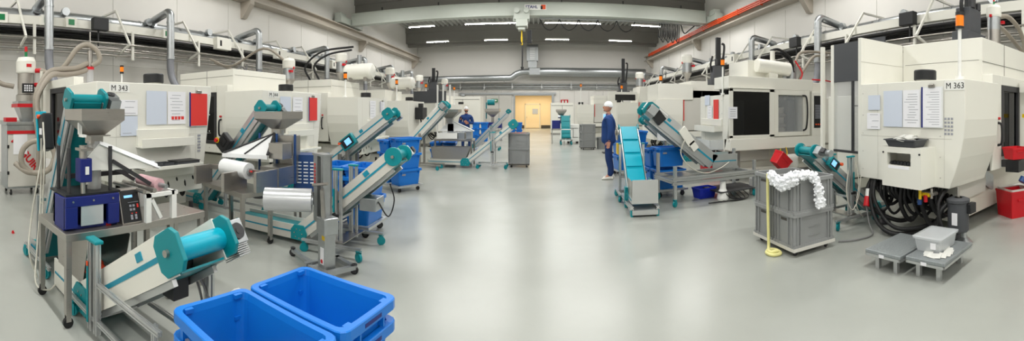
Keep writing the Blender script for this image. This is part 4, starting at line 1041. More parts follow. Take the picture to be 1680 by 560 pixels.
    if hopper:
        h, ln, sp = hopper; z0 = flatz+hp*.45
        b = MB()
        for s_ in (-1, 1): b.prism([(-ln, 0), (0, 0), (.0+sp, h), (-ln-sp*.4, h)], (-.0, s_*(hw+.0), z0), (1, 0, 0), (0, 0, 1), (0, s_*.006, 0))
        b.prism([(-hw, 0), (hw, 0), (hw, h), (-hw, h)], (-ln, 0, z0), (0, 1, 0), (0, 0, 1), (-.006, 0, 0))
        b.build('hopper_wall', 'steel', t)
    if hmi:
        d, s_, big = hmi; c0 = K+u*d+V((0, s_*(hw+.06), 0))+n*.03
        b = MB(); b.obox(c0, u*.11*big, V((0, .035*big, 0)), n*.08*big); o = b.build('operator_panel', 'teal', t, bev=.008)
        b = MB(); b.obox(c0+V((0, s_*.036*big, 0)), u*.085*big, V((0, .003, 0)), n*.06*big); q = b.build('bezel', 'black', o)
        b = MB(); b.obox(c0+V((0, s_*.04*big, 0))+u*.02, u*.045*big, V((0, .002, 0)), n*.04*big); b.build('touch_screen', 'screen', q)
        b = MB(); b.cyl(c0-u*.1*big+V((0, s_*.03*big, 0))+n*.06, c0-u*.1*big+V((0, s_*.07*big, 0))+n*.06, .022, 12); b.build('emergency_button', 'orange_p', o)
    if stand:
        sx, hz, lx, ly = stand      # x position of posts, post height, base length, base width
        for s_ in (-1, 1):
            b = MB(); b.profile((sx, s_*(hw+.045), .09), (sx, s_*(hw+.045), hz), .042); b.profile((sx+.07, s_*(hw+.045), .09), (sx+.07, s_*(hw+.045), hz), .03)
            o = b.build('post', 'alu', t)
            b = MB(); b.box((sx-.03, s_*(hw+.045)-.027, hz), (sx+.095, s_*(hw+.045)+.027, hz+.022)); b.build('post_cap', 'teal', o, bev=.005)
            b = MB(); b.box((sx-.023, s_*(hw+.045)+s_*.022-.003, hz*.5), (sx+.0, s_*(hw+.045)+s_*.022+.003, hz*.78)); b.build('scale_strip', 'teal', o)
            b = MB(); b.cyl((sx, s_*(hw+.045), hz*.48), (sx, s_*(hw+.1), hz*.48), .016, 8); b.box((sx-.012, s_*(hw+.09), hz*.46), (sx+.07, s_*(hw+.11), hz*.49)); b.build('clamp_lever', 'black', o)
        b = MB()
        for s_ in (-1, 1): b.profile((sx-lx*.5, s_*ly/2, .13), (sx+lx*.5, s_*ly/2, .13), .035)
        b.profile((sx, -ly/2, .13), (sx, ly/2, .13), .035); b.profile((sx+.07, -ly/2, .13), (sx+.07, ly/2, .13), .03)
        b.bar((sx, -hw-.045, hz*.4), (sx, hw+.045, hz*.4), .03, .03)
        b.build('base_frame', 'alu', t)
        b = MB(); b.box((sx-.02, -ly/2+.04, .15), (sx+.14, ly/2-.04, .16)); b.build('foot_tray', 'steel', t)
        for i in (-1, 1):
            for k in (-1, 1): caster(t, sx+i*(lx*.5-.03), k*ly/2, .05, 'teal', a=.5*i*k, h=.125)
    return t
def cables(name, label, paths, r, m='cable', cat='cable'):
    t = T(name, label, cat, paths[0][0])
    for p in paths: MB().tube(p, r, 6, 5).build('strand', m, t, world=True)
    return t

# C1 foreground
c1 = conveyor('inclined_conveyor', 'large cream and teal conveyor in the left foreground dumping into blue containers', (-2.85, 1.5, 0), 0, (1.13, .84), width=.36, flat=.6, r=.118, hp=.25, motor=1, motor_up='none', hopper=(.38, .5, .12), flatz=.13)
b = MB()
b.profile((.28, -.235, .05), (.28, -.235, .68), .05); b.profile((.36, -.235, .05), (.36, -.235, .68), .04); o = b.build('post', 'alu', c1)
MB().box((.24, -.27, .68), (.395, -.2, .705)).build('post_cap', 'teal', o, bev=.008)
MB().box((.25, -.268, .1), (.27, -.262, .5)).build('scale_strip', 'teal', o)
MB().box((.25, -.27, .5), (.27, -.263, .53)).build('pointer', 'orange_p', o)
b = MB(); b.profile((.98, .235, .05), (.98, .235, .62), .05); o = b.build('post', 'alu', c1); MB().box((.94, .2, .62), (1.02, .27, .645)).build('post_cap', 'teal', o, bev=.008)
b = MB()
for y in (-.235, .235): b.profile((-.1, y, .14), (1.15, y, .14), .03)
b.profile((.28, -.235, .14), (.28, .235, .14), .04); b.profile((1.0, -.235, .14), (1.0, .235, .14), .04); b.profile((.36, -.235, .4), (1.1, -.235, .4), .03); b.profile((1.0, -.2, .14), (1.0, -.2, .4), .03)
b.build('base_frame', 'alu', c1)
for x in (-.05, 1.1):
    for y in (-.235, .235): caster(c1, x, y, .045, 'teal', .4, .12)
b = MB(); b.box((.8, .0, .44), (.92, .12, .6)); b.build('control_box', 'dark', c1, bev=.006)
b = MB()
for k, (x, y) in enumerate(((.86, .22), (.9, .24), (.95, .2))): b.tube([(x, y-.08, .62), (x+.02, y, .5), (x+.06+.02*k, y+.02, .3), (x+.02, y, .12), (x-.1, y-.05, .06)], .009, 6)
b.box((.82, .12, .6), (.9, .18, .68)); b.build('cable', 'cableg', c1)

# C2 steep conveyor feeding the bagging hopper
c2 = conveyor('inclined_conveyor', 'steep teal conveyor behind the steel bagging table, far left', (-3.98, 1.5, 0), 0, (.8, 1.70), width=.3, flat=.3, belt='teal', r=.09, hp=.14, motor=1, motor_up='none', panel='alu', stand=None, flatz=.12)
b = MB()
for y in (-.2, .2): b.profile((.1, y, .1), (.1, y, .75), .035); b.profile((-.35, y, .12), (.45, y, .12), .035)
b.bar((.1, -.2, .7), (.1, .2, .7), .03, .03); b.build('stand', 'alu', c2)
for x in (-.3, .35):
    for y in (-.2, .2): caster(c2, x, y, .055, 'teal', .3, .11)
b = MB(); b.obox((.36, -.21, 1.4), (.08, 0, .02), (0, .05, 0), (-.03, 0, .17)); o = b.build('drive_controller', 'black', c2, bev=.015)
b = MB(); b.obox((.27, -.22, 1.41), (.012, 0, .0), (0, .055, 0), (-.03, 0, .19)); b.build('cover', 'teal_l', o, bev=.006)
MB().box((.34, -.27, 1.38), (.4, -.262, 1.44)).build('label_plate', 'paper', o)
b = MB(); b.cyl((.3, -.25, 1.55), (.3, -.28, 1.55), .02); b.build('emergency_button', 'orange_p', o)

# C3 conveyor to second bagging machine
c3 = conveyor('inclined_conveyor', 'teal-bellied conveyor rising to the second steel hopper, left row', (-5.05, 4.6, 0), 0, (1.36, 1.65), width=.32, flat=.5, r=.1, hp=.16, motor=1, motor_up='none', panel='alu', flatz=.14)
b = MB(); b.obox((.72, -.25, 1.12), (.085, 0, .1), (0, .05, 0), (-.08, 0, .07)); o = b.build('drive_controller', 'black', c3, bev=.015)
MB().obox((.73, -.305, 1.14), (.045, 0, .05), (0, .004, 0), (-.04, 0, .035)).build('dark_display', 'bscreen', o)
MB().cyl((.6, -.29, 1.16), (.6, -.34, 1.16), .03, 12).build('emergency_button', 'red', o); MB().cyl((.6, -.3, 1.16), (.6, -.31, 1.16), .045, 12).build('button_ring', 'yellow', o)
b = MB()
for y in (-.22, .22): b.profile((.7, y, .1), (.7, y, 1.0), .04); b.profile((.1, y, .13), (1.2, y, .13), .035)
b.build('stand', 'alu', c3)
for x in (.15, 1.1):
    for y in (-.22, .22): caster(c3, x, y, .05, 'teal', .4, .115)
# C4
c4 = conveyor('inclined_conveyor', 'grey and teal inclined conveyor in front of blue containers, left of the aisle', (-2.72, 4.14, 0), 0, (1.2, 1.12), width=.3, flat=1.05, r=.1, hp=.18, motor=1, motor_up='side', panel='alu_w', stand=(.52, .94, .75, .62), flatz=.14, round_plate=True)
b = MB(); b.box((.78, -.12, .5), (.98, .12, .64)); b.build('control_box', 'galv', c4, bev=.006)
b = MB(); b.tube([(.98, -.05, .6), (1.1, -.05, .45), (1.15, .0, .62), (1.1, 0, .8)], .008, 6); b.build('cable', 'rubber', c4)
# C5 with HMI (behind)
c5 = conveyor('inclined_conveyor', 'grey conveyor with lit teal touch panel in front of third left machine', (-4.45, 6.45, 0), 0, (1.95, 1.56), width=.3, flat=.4, r=.095, hp=.2, motor=1, motor_up='none', panel='alu_w', hmi=(1.55, -1, 1.3), flatz=.12)
b = MB()
for y in (-.2, .2): b.profile((1.05, y, .1), (1.05, y, .85), .05); b.profile((1.2, y, .1), (1.2, y, .95), .05); b.profile((.5, y, .13), (1.6, y, .13), .035)
b.box((1.0, -.2, .6), (1.25, .2, .63)); b.build('stand', 'steel', c5)
for x in (.55, 1.5):
    for y in (-.2, .2): caster(c5, x, y, .05, 'teal', .4, .115)
# C6 far left, feeding the far bagging table
c6 = conveyor('inclined_conveyor', 'grey inclined conveyor ending above the far left steel table', (-4.15, 10.75, 0), 0, (1.55, 1.75), width=.36, flat=.3, r=.12, hp=.26, motor=-1, motor_up='none', panel='alu_w', flatz=.14, stripe='teal_s', cover=True)
b = MB()
for y in (-.22, .22): b.profile((.9, y, .1), (.9, y, 1.0), .05); b.profile((.2, y, .13), (1.5, y, .13), .035)
b.build('stand', 'steel', c6)
for x in (.25, 1.4):
    for y in (-.22, .22): caster(c6, x, y, .05, 'teal', .4, .115)
# C7 far, low teal knee to the grey containers
c7 = conveyor('inclined_conveyor', 'slim inclined conveyor with teal casters leaning toward mid-aisle grey containers', (-2.1, 11.3, 0), 0, (1.35, 1.24), width=.3, flat=1.1, r=.12, hp=.16, motor=0, panel='alu_w', stand=(.75, 1.0, .85, .4), flatz=.16, hopper=(.36, .95, .14))
# C8 further behind
c8 = conveyor('inclined_conveyor', 'pale inclined conveyor with arm-like head behind the slim one, mid hall', (-2.75, 16.6, 0), 0, (1.45, 1.6), width=.3, flat=.3, r=.09, hp=.2, motor=1, motor_up='side', panel='alu', belt='film', stand=(.7, 1.0, .8, .5), flatz=.15)
# C9 right blue belt, runs away from the viewer
c9 = conveyor('inclined_conveyor', 'conveyor with bright blue-teal belt rising away beside the standing man', (1.62, 6.5, 0), math.radians(86), (1.12, 1.27), width=.34, flat=.42, r=.07, hp=.1, motor=0, panel='alu', belt='teal_l', flatz=.2, stripe='teal_s', hopper=(.26, .42, .0), stand=(.7, 1.0, .6, .5), cleats=True)
b = MB(); b.box((-.62, -.2, .03), (-.2, .2, .1)); b.profile((-.6, -.2, .13), (.5, -.2, .07), .05); b.profile((-.6, .2, .13), (.5, .2, .07), .05); b.box((-.62, -.2, .2), (-.6, .2, .56)); b.build('floor_frame', 'alu', c9)
b = MB()
for y in (-.2, .2): b.box((-.6, y-.02, .0), (-.5, y+.02, .1)); b.box((.0, y-.025, .0), (.1, y+.025, .34))
b.build('foot_plate', 'teal', c9, bev=.004)
b = MB()
for k in range(10):
    a = 2*PI*k/10; b.cyl((1.0+.03*math.cos(a), .24, 1.2+.03*math.sin(a)), (1.0+.13*math.cos(a), .24, 1.2+.13*math.sin(a)), .004, 5)
b.tube([(1.0+.14*math.cos(2*PI*k/16), .24, 1.2+.14*math.sin(2*PI*k/16)) for k in range(17)], .012, 6, 2); b.tube([(1.0+.09*math.cos(2*PI*k/16), .24, 1.2+.09*math.sin(2*PI*k/16)) for k in range(17)], .008, 6, 2); b.cyl((1.0, .2, 1.2), (1.0, .27, 1.2), .05, 14)
b.build('fan_motor', 'steel', c9)
b = MB(); b.box((.8, .2, .8), (1.0, .25, 1.0)); b.build('warning_plate', 'yellow', c9)
# C10 big conveyor sloping down to the right
c10 = conveyor('inclined_conveyor', 'wide grey inclined conveyor with teal head over the right blue containers', (3.12, 6.98, 0), PI, (1.2, 1.62), width=.4, flat=.5, r=.13, hp=.28, motor=1, motor_up='none', panel='alu', flatz=.66, stripe='teal_s', pivot=False, cover=True)
b = MB(); b.obox((.55, .24, 1.15), (.1, 0, .14), (0, .03, 0), (-.06, 0, .05)); b.obox((.42, .24, .98), (.05, 0, .07), (0, .03, 0), (-.05, 0, .04)); o = b.build('junction_box', 'cream', c10, bev=.005)
b = MB(); b.tube([(.6, .28, 1.1), (.68, .3, .85), (.5, .32, .6), (.2, .3, .48), (-.1, .28, .55), (-.3, .25, .65)], .011, 6); b.build('cable', 'cable', c10)
b = MB(); b.obox((1.08, .25, 1.5), (.07, 0, .09), (0, .035, 0), (-.07, 0, .06)); b.build('drive_cover', 'black', c10, bev=.01)
# wheeled extrusion frame under it
t = T('profile_frame', 'long aluminium profile frame on teal casters below wide grey conveyor', 'frame', (2.95, 6.75, 0), math.radians(9))
b = MB()
for y in (-.3, .35): b.profile((-.85, y, .46), (1.0, y, .46), .06); b.profile((-.85, y, .39), (1.0, y, .39), .05)
for x in (-.85, .95): b.profile((x, -.3, .43), (x, .35, .43), .06)
b.build('top_frame', 'alu', t)
for x in (-.8, .9):
    for y in (-.3, .35):
        MB().profile((x, y, .12), (x, y, .68 if y < 0 else .85), .05).build('leg', 'alu', t); caster(t, x, y, .055, 'teal', .5, .13)
MB().box((-.75, -.25, .49), (-.35, .2, .5)).build('chute_plate', 'steel', t)
MB().box((.1, -.33, .14), (1.0, .3, .16)).build('cable_tray', 'dark', t)
b = MB()
for k in range(5): b.tube([(.2+.1*k, -.3, .16), (.3+.1*k, -.38, .04), (.5, -.4-.02*k, .02), (.2, -.45, .02), (-.2+.1*k, -.4, .02)], .009, 6)
b.build('cable', 'rubber', t)
# C11 teal conveyor between the grey containers and M 363
c11 = conveyor('inclined_conveyor', 'teal conveyor between near grey containers and machine M 363', (4.55, 4.27, 0), PI, (1.2, 1.07), width=.3, flat=.25, r=.095, hp=.16, motor=1, motor_up='side', panel='alu', belt='teal', flatz=.12, hmi=(1.2, 1, .9), round_plate=True, stand=(.55, .95, .8, .6))
# extra: dark flap + motor on the machine behind
c12 = conveyor('inclined_conveyor', 'short grey conveyor with small teal head behind blue belt conveyor, right row', (3.4, 9.0, 0), PI, (1.0, 1.4), width=.28, flat=.3, r=.1, hp=.12, motor=1, motor_up='side', panel='alu', flatz=.5, stand=(.4, .8, .6, .5))
# far teal conveyor near the door
c13 = conveyor('inclined_conveyor', 'small upright teal conveyor on white cart near far door, right side', (1.25, 19.3, 0), math.radians(90), (.5, 1.35), width=.42, flat=.2, r=.08, hp=.1, motor=1, motor_up='none', panel='teal', belt='teal', flatz=.3)
b = MB(); b.box((-.2, -.28, .2), (.5, -.22, .26)); b.box((-.2, .22, .2), (.5, .28, .26)); b.box((-.2, -.28, .2), (-.14, .28, .24))
for y in (-.26, .26): b.box((-.2, y-.02, .2), (-.16, y+.02, .75))
b.box((-.2, -.28, .72), (-.16, .28, .76)); b.build('cart_frame', 'white', c13)
for x in (-.15, .45):
    for y in (-.25, .25): caster(c13, x, y, .07, 'teal', .2, .2)

# ------------------------------------------------------------------ bagging machine on its table (front left)
def table(label, loc, rz, lx, ly, h, m='steel', shelf=None, cat='table', wheel=True):
    t = T('steel_table', label, cat, loc, rz)
    MB().box((-lx/2, -ly/2, h-.06), (lx/2, ly/2, h)).build('tabletop', m, t, bev=.004)
    for i in (-1, 1):
        for k in (-1, 1):
            x, y = i*(lx/2-.03), k*(ly/2-.03)
            o = MB().box((x-.022, y-.022, .1 if wheel else 0), (x+.022, y+.022, h-.06)).build('leg', m, t)
            if wheel:
                MB().cyl((x-.012, y, .04), (x+.012, y, .04), .04, 16).build('wheel', 'rubber', o)
                MB().box((x-.02, y-.02, .05), (x-.014, y+.02, .1)).box((x+.014, y-.02, .05), (x+.02, y+.02, .1)).build('fork', 'steel', o)
    if shelf: MB().box((-lx/2+.03, -ly/2+.03, shelf), (lx/2-.03, ly/2-.03, shelf+.02)).build('shelf', m, t)
    return t
table('stainless table carrying the blue bagging machine, front left', (-3.03, 1.62, 0), 0, .64, 1.0, .7)
bm = T('bagging_machine', 'blue bagging machine with steel hopper on the front left table', 'bagging machine', (-3.0, 1.62, .70))
W = lambda mb, nm, m, par=bm, **k: mb.build(nm, m, par, world=True, **k)
b = MB(); b.box((-3.02, 1.14, .72), (-2.78, 1.17, .95)); b.box((-3.02, 1.57, .72), (-2.78, 1.6, .95)); b.box((-2.8, 1.14, .88), (-2.76, 1.6, .955)); b.box((-2.8, 1.14, .72), (-2.76, 1.24, .88)); b.box((-2.8, 1.5, .72), (-2.76, 1.6, .88)); b.box((-3.02, 1.14, .72), (-2.98, 1.6, .95)); b.box((-3.0, 1.14, .70), (-2.8, 1.6, .73))
W(b, 'body', 'navy', bev=.004)
W(MB().box((-3.12, 1.15, .955), (-2.78, 1.62, .972)), 'top_plate', 'black')
b = MB()
for y in (1.2, 1.37, 1.54): b.cyl((-2.76, y, .92), (-2.752, y, .92), .008, 8)
W(b, 'screw', 'steel')
b = MB(); b.box((-2.775, 1.27, .73), (-2.768, 1.46, .89)); W(b, 'film_outlet', 'filmgrey')
b = MB()
for (x, y) in ((-3.06, 1.2), (-2.84, 1.2), (-2.84, 1.56), (-3.06, 1.56)): b.cyl((x, y, .97), (x, y, 1.32), .016, 10)
W(b, 'guide_rod', 'dark')
o = W(MB().box((-2.86, 1.26, 1.06), (-2.76, 1.36, 1.24)), 'valve_box', 'navy', bev=.006); W(MB().box((-2.758, 1.3, 1.12), (-2.752, 1.33, 1.18)), 'switch', 'white', o)
b = MB(); b.cyl((-2.8, 1.3, .97), (-2.8, 1.3, 1.06), .02, 10); b.cyl((-2.8, 1.3, 1.24), (-2.8, 1.3, 1.34), .03, 12); b.box((-2.86, 1.26, 1.3), (-2.74, 1.36, 1.32)); W(b, 'air_cylinder', 'steel')
b = MB(); b.box((-2.9, 1.3, 1.4), (-2.88, 1.33, 1.6)); b.box((-2.9, 1.3, 1.4), (-2.8, 1.33, 1.42)); b.box((-2.9, 1.3, 1.52), (-2.8, 1.33, 1.54)); W(b, 'sensor_bracket', 'white')
# hopper: square funnel
def sq(x, y, z, a, b_): return [V((x-a, y-b_, z)), V((x+a, y-b_, z)), V((x+a, y+b_, z)), V((x-a, y+b_, z))]
hx, hy = -2.95, 1.47
b = MB(); b.loft([sq(hx, hy, 1.34, .055, .055), sq(hx, hy, 1.4, .055, .055), sq(hx, hy, 1.53, .17, .19), sq(hx, hy, 1.62, .17, .19), sq(hx, hy, 1.62, .162, .182), sq(hx, hy, 1.53, .162, .182), sq(hx, hy, 1.4, .05, .05), sq(hx, hy, 1.34, .05, .05)], False, False)
b.box((hx-.1, hy-.1, 1.4), (hx+.1, hy+.1, 1.41)); W(b, 'hopper', 'steel')
b = MB(); b.cyl((hx, hy, .8), (hx, hy, 1.36), .06, 20, cap=False); W(b, 'film_tube', 'tube')
b = MB(); b.cyl((hx, hy, .98), (hx, hy, 1.4), .045, 20); W(b, 'feed_pipe', 'steel')
# forming collar: film shoulder, folded triangular sheet
b = MB(); A = V((hx+.06, hy+.02, 1.34)); Lp = V((hx+.1, 1.27, 1.14)); Rp = V((hx+.12, 2.0, 1.12)); Bk = V((hx-.18, 1.6, 1.15)); Fr = V((hx+.14, 1.45, 1.2))
b.add([A, Lp, Rp], [(0, 1, 2)]); b.add([A, Bk, Lp], [(0, 1, 2)]); b.add([A, Rp, Bk], [(0, 1, 2)])
for p, q in ((A, Lp), (A, Rp), (Lp, Rp)): b.cyl(p, q, .004, 6)
W(b, 'forming_collar', 'clearfilm')
b = MB(); b.bar(A+V((0, 0, .01)), Rp+V((.0, 0.02, .01)), .045, .006, (1, 0, 1)); b.cyl(Rp-V((.1, 0, 0)), Rp+V((.05, 0.01, 0)), .012, 10); W(b, 'film_edge', 'film')
b = MB(); b.bar((hx-.2, 1.3, 1.05), (hx-.2, 1.95, 1.05), .025, .04); b.bar((-2.84, 1.58, 1.2), (-2.84, 1.95, .98), .02, .03); b.bar((-3.1, 1.58, 1.2), (-3.1, 1.95, .98), .02, .03); W(b, 'carrier_arm', 'dark')
# control panel
t = T('control_console', 'tilted black control panel with display on the front left table', 'control panel', (-2.76, 1.72, .7))
b = MB(); b.prism([(0, 0), (.1, 0), (.02, .27), (-.02, .27)], (-2.84, 1.62, .70), (1, 0, 0), (0, 0, 1), (0, .19, 0)); W(b, 'case', 'steel', t, bev=.003)
nx = V((.27, 0, .08)).normalized(); up = V((-.08, 0, .27)).normalized()
def onp(y0, y1, a, c, th, off=0.0):
    o_ = V((-2.74, 0, .70)); y = (y0+y1)/2
    return MB().obox(o_+up*(a+c)/2+V((0, y, 0))+nx*(off+th/2), up*(c-a)/2, V((0, (y1-y0)/2, 0)), nx*th/2)
W(onp(1.63, 1.8, .01, .265, .003, .001), 'front_plate', 'black', t)
W(onp(1.66, 1.74, .205, .225, .002, .005), 'display', 'screen', t)
b = onp(1.69, 1.79, .165, .168, .001, .005)
for r_, c_ in ((.13, 1.7), (.13, 1.73), (.1, 1.7), (.1, 1.73), (.05, 1.7), (.05, 1.74), (.03, 1.7), (.03, 1.74)):
    q = onp(c_, c_+.02, r_, r_+.018, .002, .005); b.add(q.v, q.f)
W(b, 'keypad', 'ink', t)
b = onp(1.77, 1.785, .12, .15, .003, .005)
for c_ in (1.71, 1.75): q = onp(c_, c_+.012, .075, .083, .003, .005); b.add(q.v, q.f)
W(b, 'button', 'redcard', t)
# roller frame
t = T('film_unwinder', 'white frame with pink film roll at the end of front left table', 'film unwinder', (-2.75, 2.05, .7))
b = MB()
for x in (-2.7, -3.2):
    for y in (1.83, 2.09): b.box((x-.018, y-.025, .70), (x+.018, y+.025, .93))
    b.box((x-.018, 1.8, .9), (x+.018, 2.13, .93)); b.bar((x, 1.87, .88), (x, 1.96, .72), .02, .03)
b.box((-3.2, 2.09, .9), (-2.68, 2.12, .93))
W(b, 'frame', 'white', t)
W(MB().cyl((-3.2, 1.9, .95), (-2.7, 1.9, .95), .02, 12).cyl((-3.2, 1.8, .95), (-2.7, 1.8, .95), .018, 12), 'roller', 'steel', t)
o = W(MB().cyl((-3.1, 2.02, .97), (-2.8, 2.02, .97), .055, 24), 'film_roll', 'pink', t); W(MB().cyl((-3.2, 2.02, .97), (-2.7, 2.02, .97), .02, 14), 'core', 'galv', o)
table('narrow steel shelf table under the pink film roll', (-3.0, 2.32, 0), 0, .5, .36, .68, wheel=False)
t = T('red_part', 'small red moulded part lying on the front left table', 'moulded part', (-2.82, 1.52, .7)); b = MB(); b.box((-.03, -.02, .0), (.03, .02, .02)); b.cyl((0, .02, .012), (0, .05, .012), .012); b.build('body', 'red', t)
heap(-2.98, 1.5, .27, .1, .1, .1, 160, 'pieces', 'orange red moulded pieces in hopper under front left table', .016, seed=9)

# bagging machine 2 (middle left)
table('stainless table with folded shelf carrying the white film roll, mid left', (-3.5, 3.72, 0), math.radians(-14), .95, .46, .66, shelf=None)
bm2 = T('bagging_machine', 'bagging machine with steel hopper and white collar, mid left', 'bagging machine', (-3.45, 4.0, .66))
hx, hy = -3.36, 4.42
b = MB(); b.loft([sq(hx, hy, 1.3, .07, .07), sq(hx, hy, 1.36, .07, .07), sq(hx, hy, 1.5, .24, .24), sq(hx, hy, 1.6, .24, .24), sq(hx, hy, 1.6, .232, .232), sq(hx, hy, 1.5, .232, .232), sq(hx, hy, 1.36, .065, .065), sq(hx, hy, 1.3, .065, .065)], False, False)
W(b, 'hopper', 'steel', bm2)
W(MB().cyl((hx, hy, .8), (hx, hy, 1.34), .075, 20), 'feed_pipe', 'galv', bm2)
b = MB(); A = V((hx-.02, hy-.06, 1.3)); Lp = V((-3.75, 3.72, 1.05)); Rp = V((-3.18, 3.95, 1.04)); Bk = V((-3.6, 4.4, 1.1))
b.add([A, Lp, Rp], [(0, 1, 2)]); b.add([A, Bk, Lp], [(0, 1, 2)]); b.bar(Lp-V((0, 0, .02)), Rp-V((0, 0, .02)), .03, .05)
W(b, 'forming_collar', 'film', bm2)
b = MB(); b.bar(A, Lp+V((.02, 0, .01)), .02, .02); b.bar(A+V((0, 0, .01)), (Lp+Rp)/2+V((0, 0, .01)), .02, .012); b.bar(A+V((0, 0, .01)), Rp+V((0, 0, .01)), .03, .015); W(b, 'collar_rib', 'dark', bm2)
b = MB(); b.box((-3.3, 3.95, .66), (-3.0, 4.3, .9)); b.box((-3.28, 4.32, .66), (-3.05, 4.5, 1.28)); b.box((-3.2, 4.0, 1.0), (-2.98, 4.2, 1.2)); b.box((-3.95, 3.65, .84), (-3.0, 3.69, .9)); b.box((-3.95, 3.4, .66), (-3.91, 3.69, .9)); b.box((-3.35, 3.3, .66), (-3.3, 3.7, .88)); b.box((-3.02, 3.5, .66), (-2.98, 3.9, .9)); W(b, 'frame', 'steel', bm2, bev=.003)
b = MB()
for x, y in ((-3.3, 4.3), (-3.0, 4.3), (-3.6, 4.3)): b.cyl((x, y, .66), (x, y, 1.3), .018, 10)
W(b, 'guide_rod', 'blue_cab', bm2)
t = T('film_roll', 'white film roll lying on the mid-left steel table', 'film roll', (-3.42, 3.62, .88)); b = MB(); b.cyl((-.22, .02, .02), (.22, .0, .0), .1, 28); b.build('film', 'film', t)
MB().cyl((-.24, .021, .021), (.25, 0, 0), .04, 18).build('core', 'galv', t); MB().cyl((.245, 0, 0), (.27, 0, 0), .012, 10).build('spindle', 'redcard', t)
t = T('louvred_cabinet', 'dark blue cabinet with louvre slots behind the roll lifter', 'cabinet', (-2.95, 4.62, .5), math.radians(20))
MB().box((-.22, -.12, 0), (.22, .2, .52)).build('case', 'blue_cab', t, bev=.006)
b = MB()
for r_ in range(7):
    for c_ in range(4): b.box((-.17+c_*.09, -.128, .14+r_*.045), (-.11+c_*.09, -.12, .155+r_*.045))
b.build('louvre', 'paper', t)
MB().box((-.24, -.14, -.04), (.24, .22, 0)).build('base_shelf', 'steel', t)
for i in (-1, 1):
    for k in (-.1, .18): MB().box((i*.2-.015, k-.015, -.5), (i*.2+.015, k+.015, -.04)).build('leg', 'steel', t)
# roll lifter
t = T('roll_lifter', 'grey manual roll lifting trolley holding a large silver roll, left of the aisle', 'lifter', (-2.0, 3.4, 0), math.radians(-30))
b = MB(); b.box((-.17, -.05, .5), (-.09, .05, 1.17)); b.box((-.02, -.05, .5), (.03, .05, 1.17)); b.box((-.17, .03, .5), (.03, .05, 1.17)); b.box((-.18, -.06, 1.16), (.04, .06, 1.18)); P0_ = b.build('mast', 'galv', t)
b = MB()
for k in range(6): b.box((-.15, -.053, .88+k*.035), (-.13, -.05, .905+k*.035))
b.build('lettering', 'red', P0_)
b = MB(); b.cyl((-.055, -.0, .5), (-.055, 0, 1.15), .014, 10); b.build('spindle', 'steel', t)
b = MB(); b.box((-.06, -.06, .05), (.08, .06, .45)); P_ = b.build('column', 'galv', t, bev=.006)
MB().box((.03, -.066, .36), (.075, -.06, .42)).build('caution_label', 'yellow', P_); b = MB(); b.box((.0, -.066, .12), (.06, -.06, .28)); q = b.build('instruction_label', 'paper', P_); MB().cyl((.03, -.069, .15), (.03, -.066, .15), .02, 12).build('warning_mark', 'red', q)
b = MB(); b.box((-.02, -.1, .42), (.14, .06, .58)); b.build('gear_housing', 'galv', t, bev=.01)
b = MB(); b.bar((.06, -.06, .55), (.1, -.1, .86), .03, .05); b.cyl((-.05, -.12, .88), (.2, -.1, .93), .014, 10); b.build('crank', 'steel', t)
b = MB()
for x in (-.16, .14): b.box((x-.025, -.15, .05), (x+.025, .25, .09))
b.box((-.4, .2, .05), (.14, .25, .09)); b.box((-.6, -.1, .05), (-.1, -.05, .08)); b.box((-.12, -.14, .04), (.3, -.04, .08)); b.build('base_frame', 'galv', t)
for (x, y) in ((-.6, -.08), (-.42, .24), (.14, .24), (.28, -.1)): caster(t, x, y, .04, 'rubber', .6, .1)
b = MB(); b.cyl((-.17, 0, .72), (-.62, 0, .72), .022, 12); b.box((-.2, -.05, .66), (-.16, .05, .78)); b.build('holding_arm', 'dark', t)
t = T('film_roll', 'large silvery film roll held by the grey lifting trolley', 'film roll', (-2.4, 3.6, .72))
p0 = V((-2.14, 3.48, .74)); d = V((-math.cos(math.radians(-30)), -math.sin(math.radians(-30)), 0))*-1
p0 = V((-2.09, 3.28, .74)); p1 = V((-2.5, 3.07, .74))
W(MB().cyl(p0, p1, .112, 36), 'film', 'filmgrey', t); W(MB().cyl(p0+(p0-p1)*.03, p1-(p0-p1)*.02, .045, 20), 'core', 'galv', t)
b = MB()
# far left table & bagging machine
table('far left stainless table beneath the second bagging hopper', (-2.55, 11.88, 0), 0, 1.15, .6, .78, shelf=.25, wheel=False)
bm3 = T('bagging_machine', 'far left bagging machine with funnel beside the slim conveyor', 'bagging machine', (-2.5, 11.7, .78))
hx, hy = -2.62, 11.5
b = MB(); b.loft([sq(hx, hy, 1.25, .08, .08), sq(hx, hy, 1.4, .1, .1), sq(hx, hy, 1.58, .3, .25), sq(hx, hy, 1.66, .3, .25), sq(hx, hy, 1.66, .29, .24), sq(hx, hy, 1.58, .29, .24), sq(hx, hy, 1.4, .09, .09), sq(hx, hy, 1.25, .07, .07)], False, False); W(b, 'hopper', 'steel', bm3)
b = MB(); b.box((-2.9, 11.6, .78), (-2.2, 11.95, .98)); b.box((-2.7, 11.5, .98), (-2.5, 11.7, 1.25)); b.box((-2.15, 11.55, .78), (-2.0, 11.9, 1.05)); W(b, 'body', 'galv', bm3, bev=.01)
b = MB(); b.add([V((-2.6, 11.5, 1.35)), V((-2.95, 11.5, 1.02)), V((-1.95, 11.5, 1.02)), V((-2.1, 11.9, 1.02))], [(0, 1, 2), (0, 2, 3)]); b.cyl((-2.6, 11.5, 1.36), (-1.9, 11.5, 1.03), .02, 8); W(b, 'forming_collar', 'film', bm3)
W(MB().box((-3.0, 11.46, .8), (-2.4, 11.5, .97)), 'tray', 'white', bm3)
bm4 = T('bagging_machine', 'small bagging machine with teal top near the far wall, left', 'bagging machine', (-2.7, 22.0, 0))
b = MB(); hx, hy = -2.6, 22.0
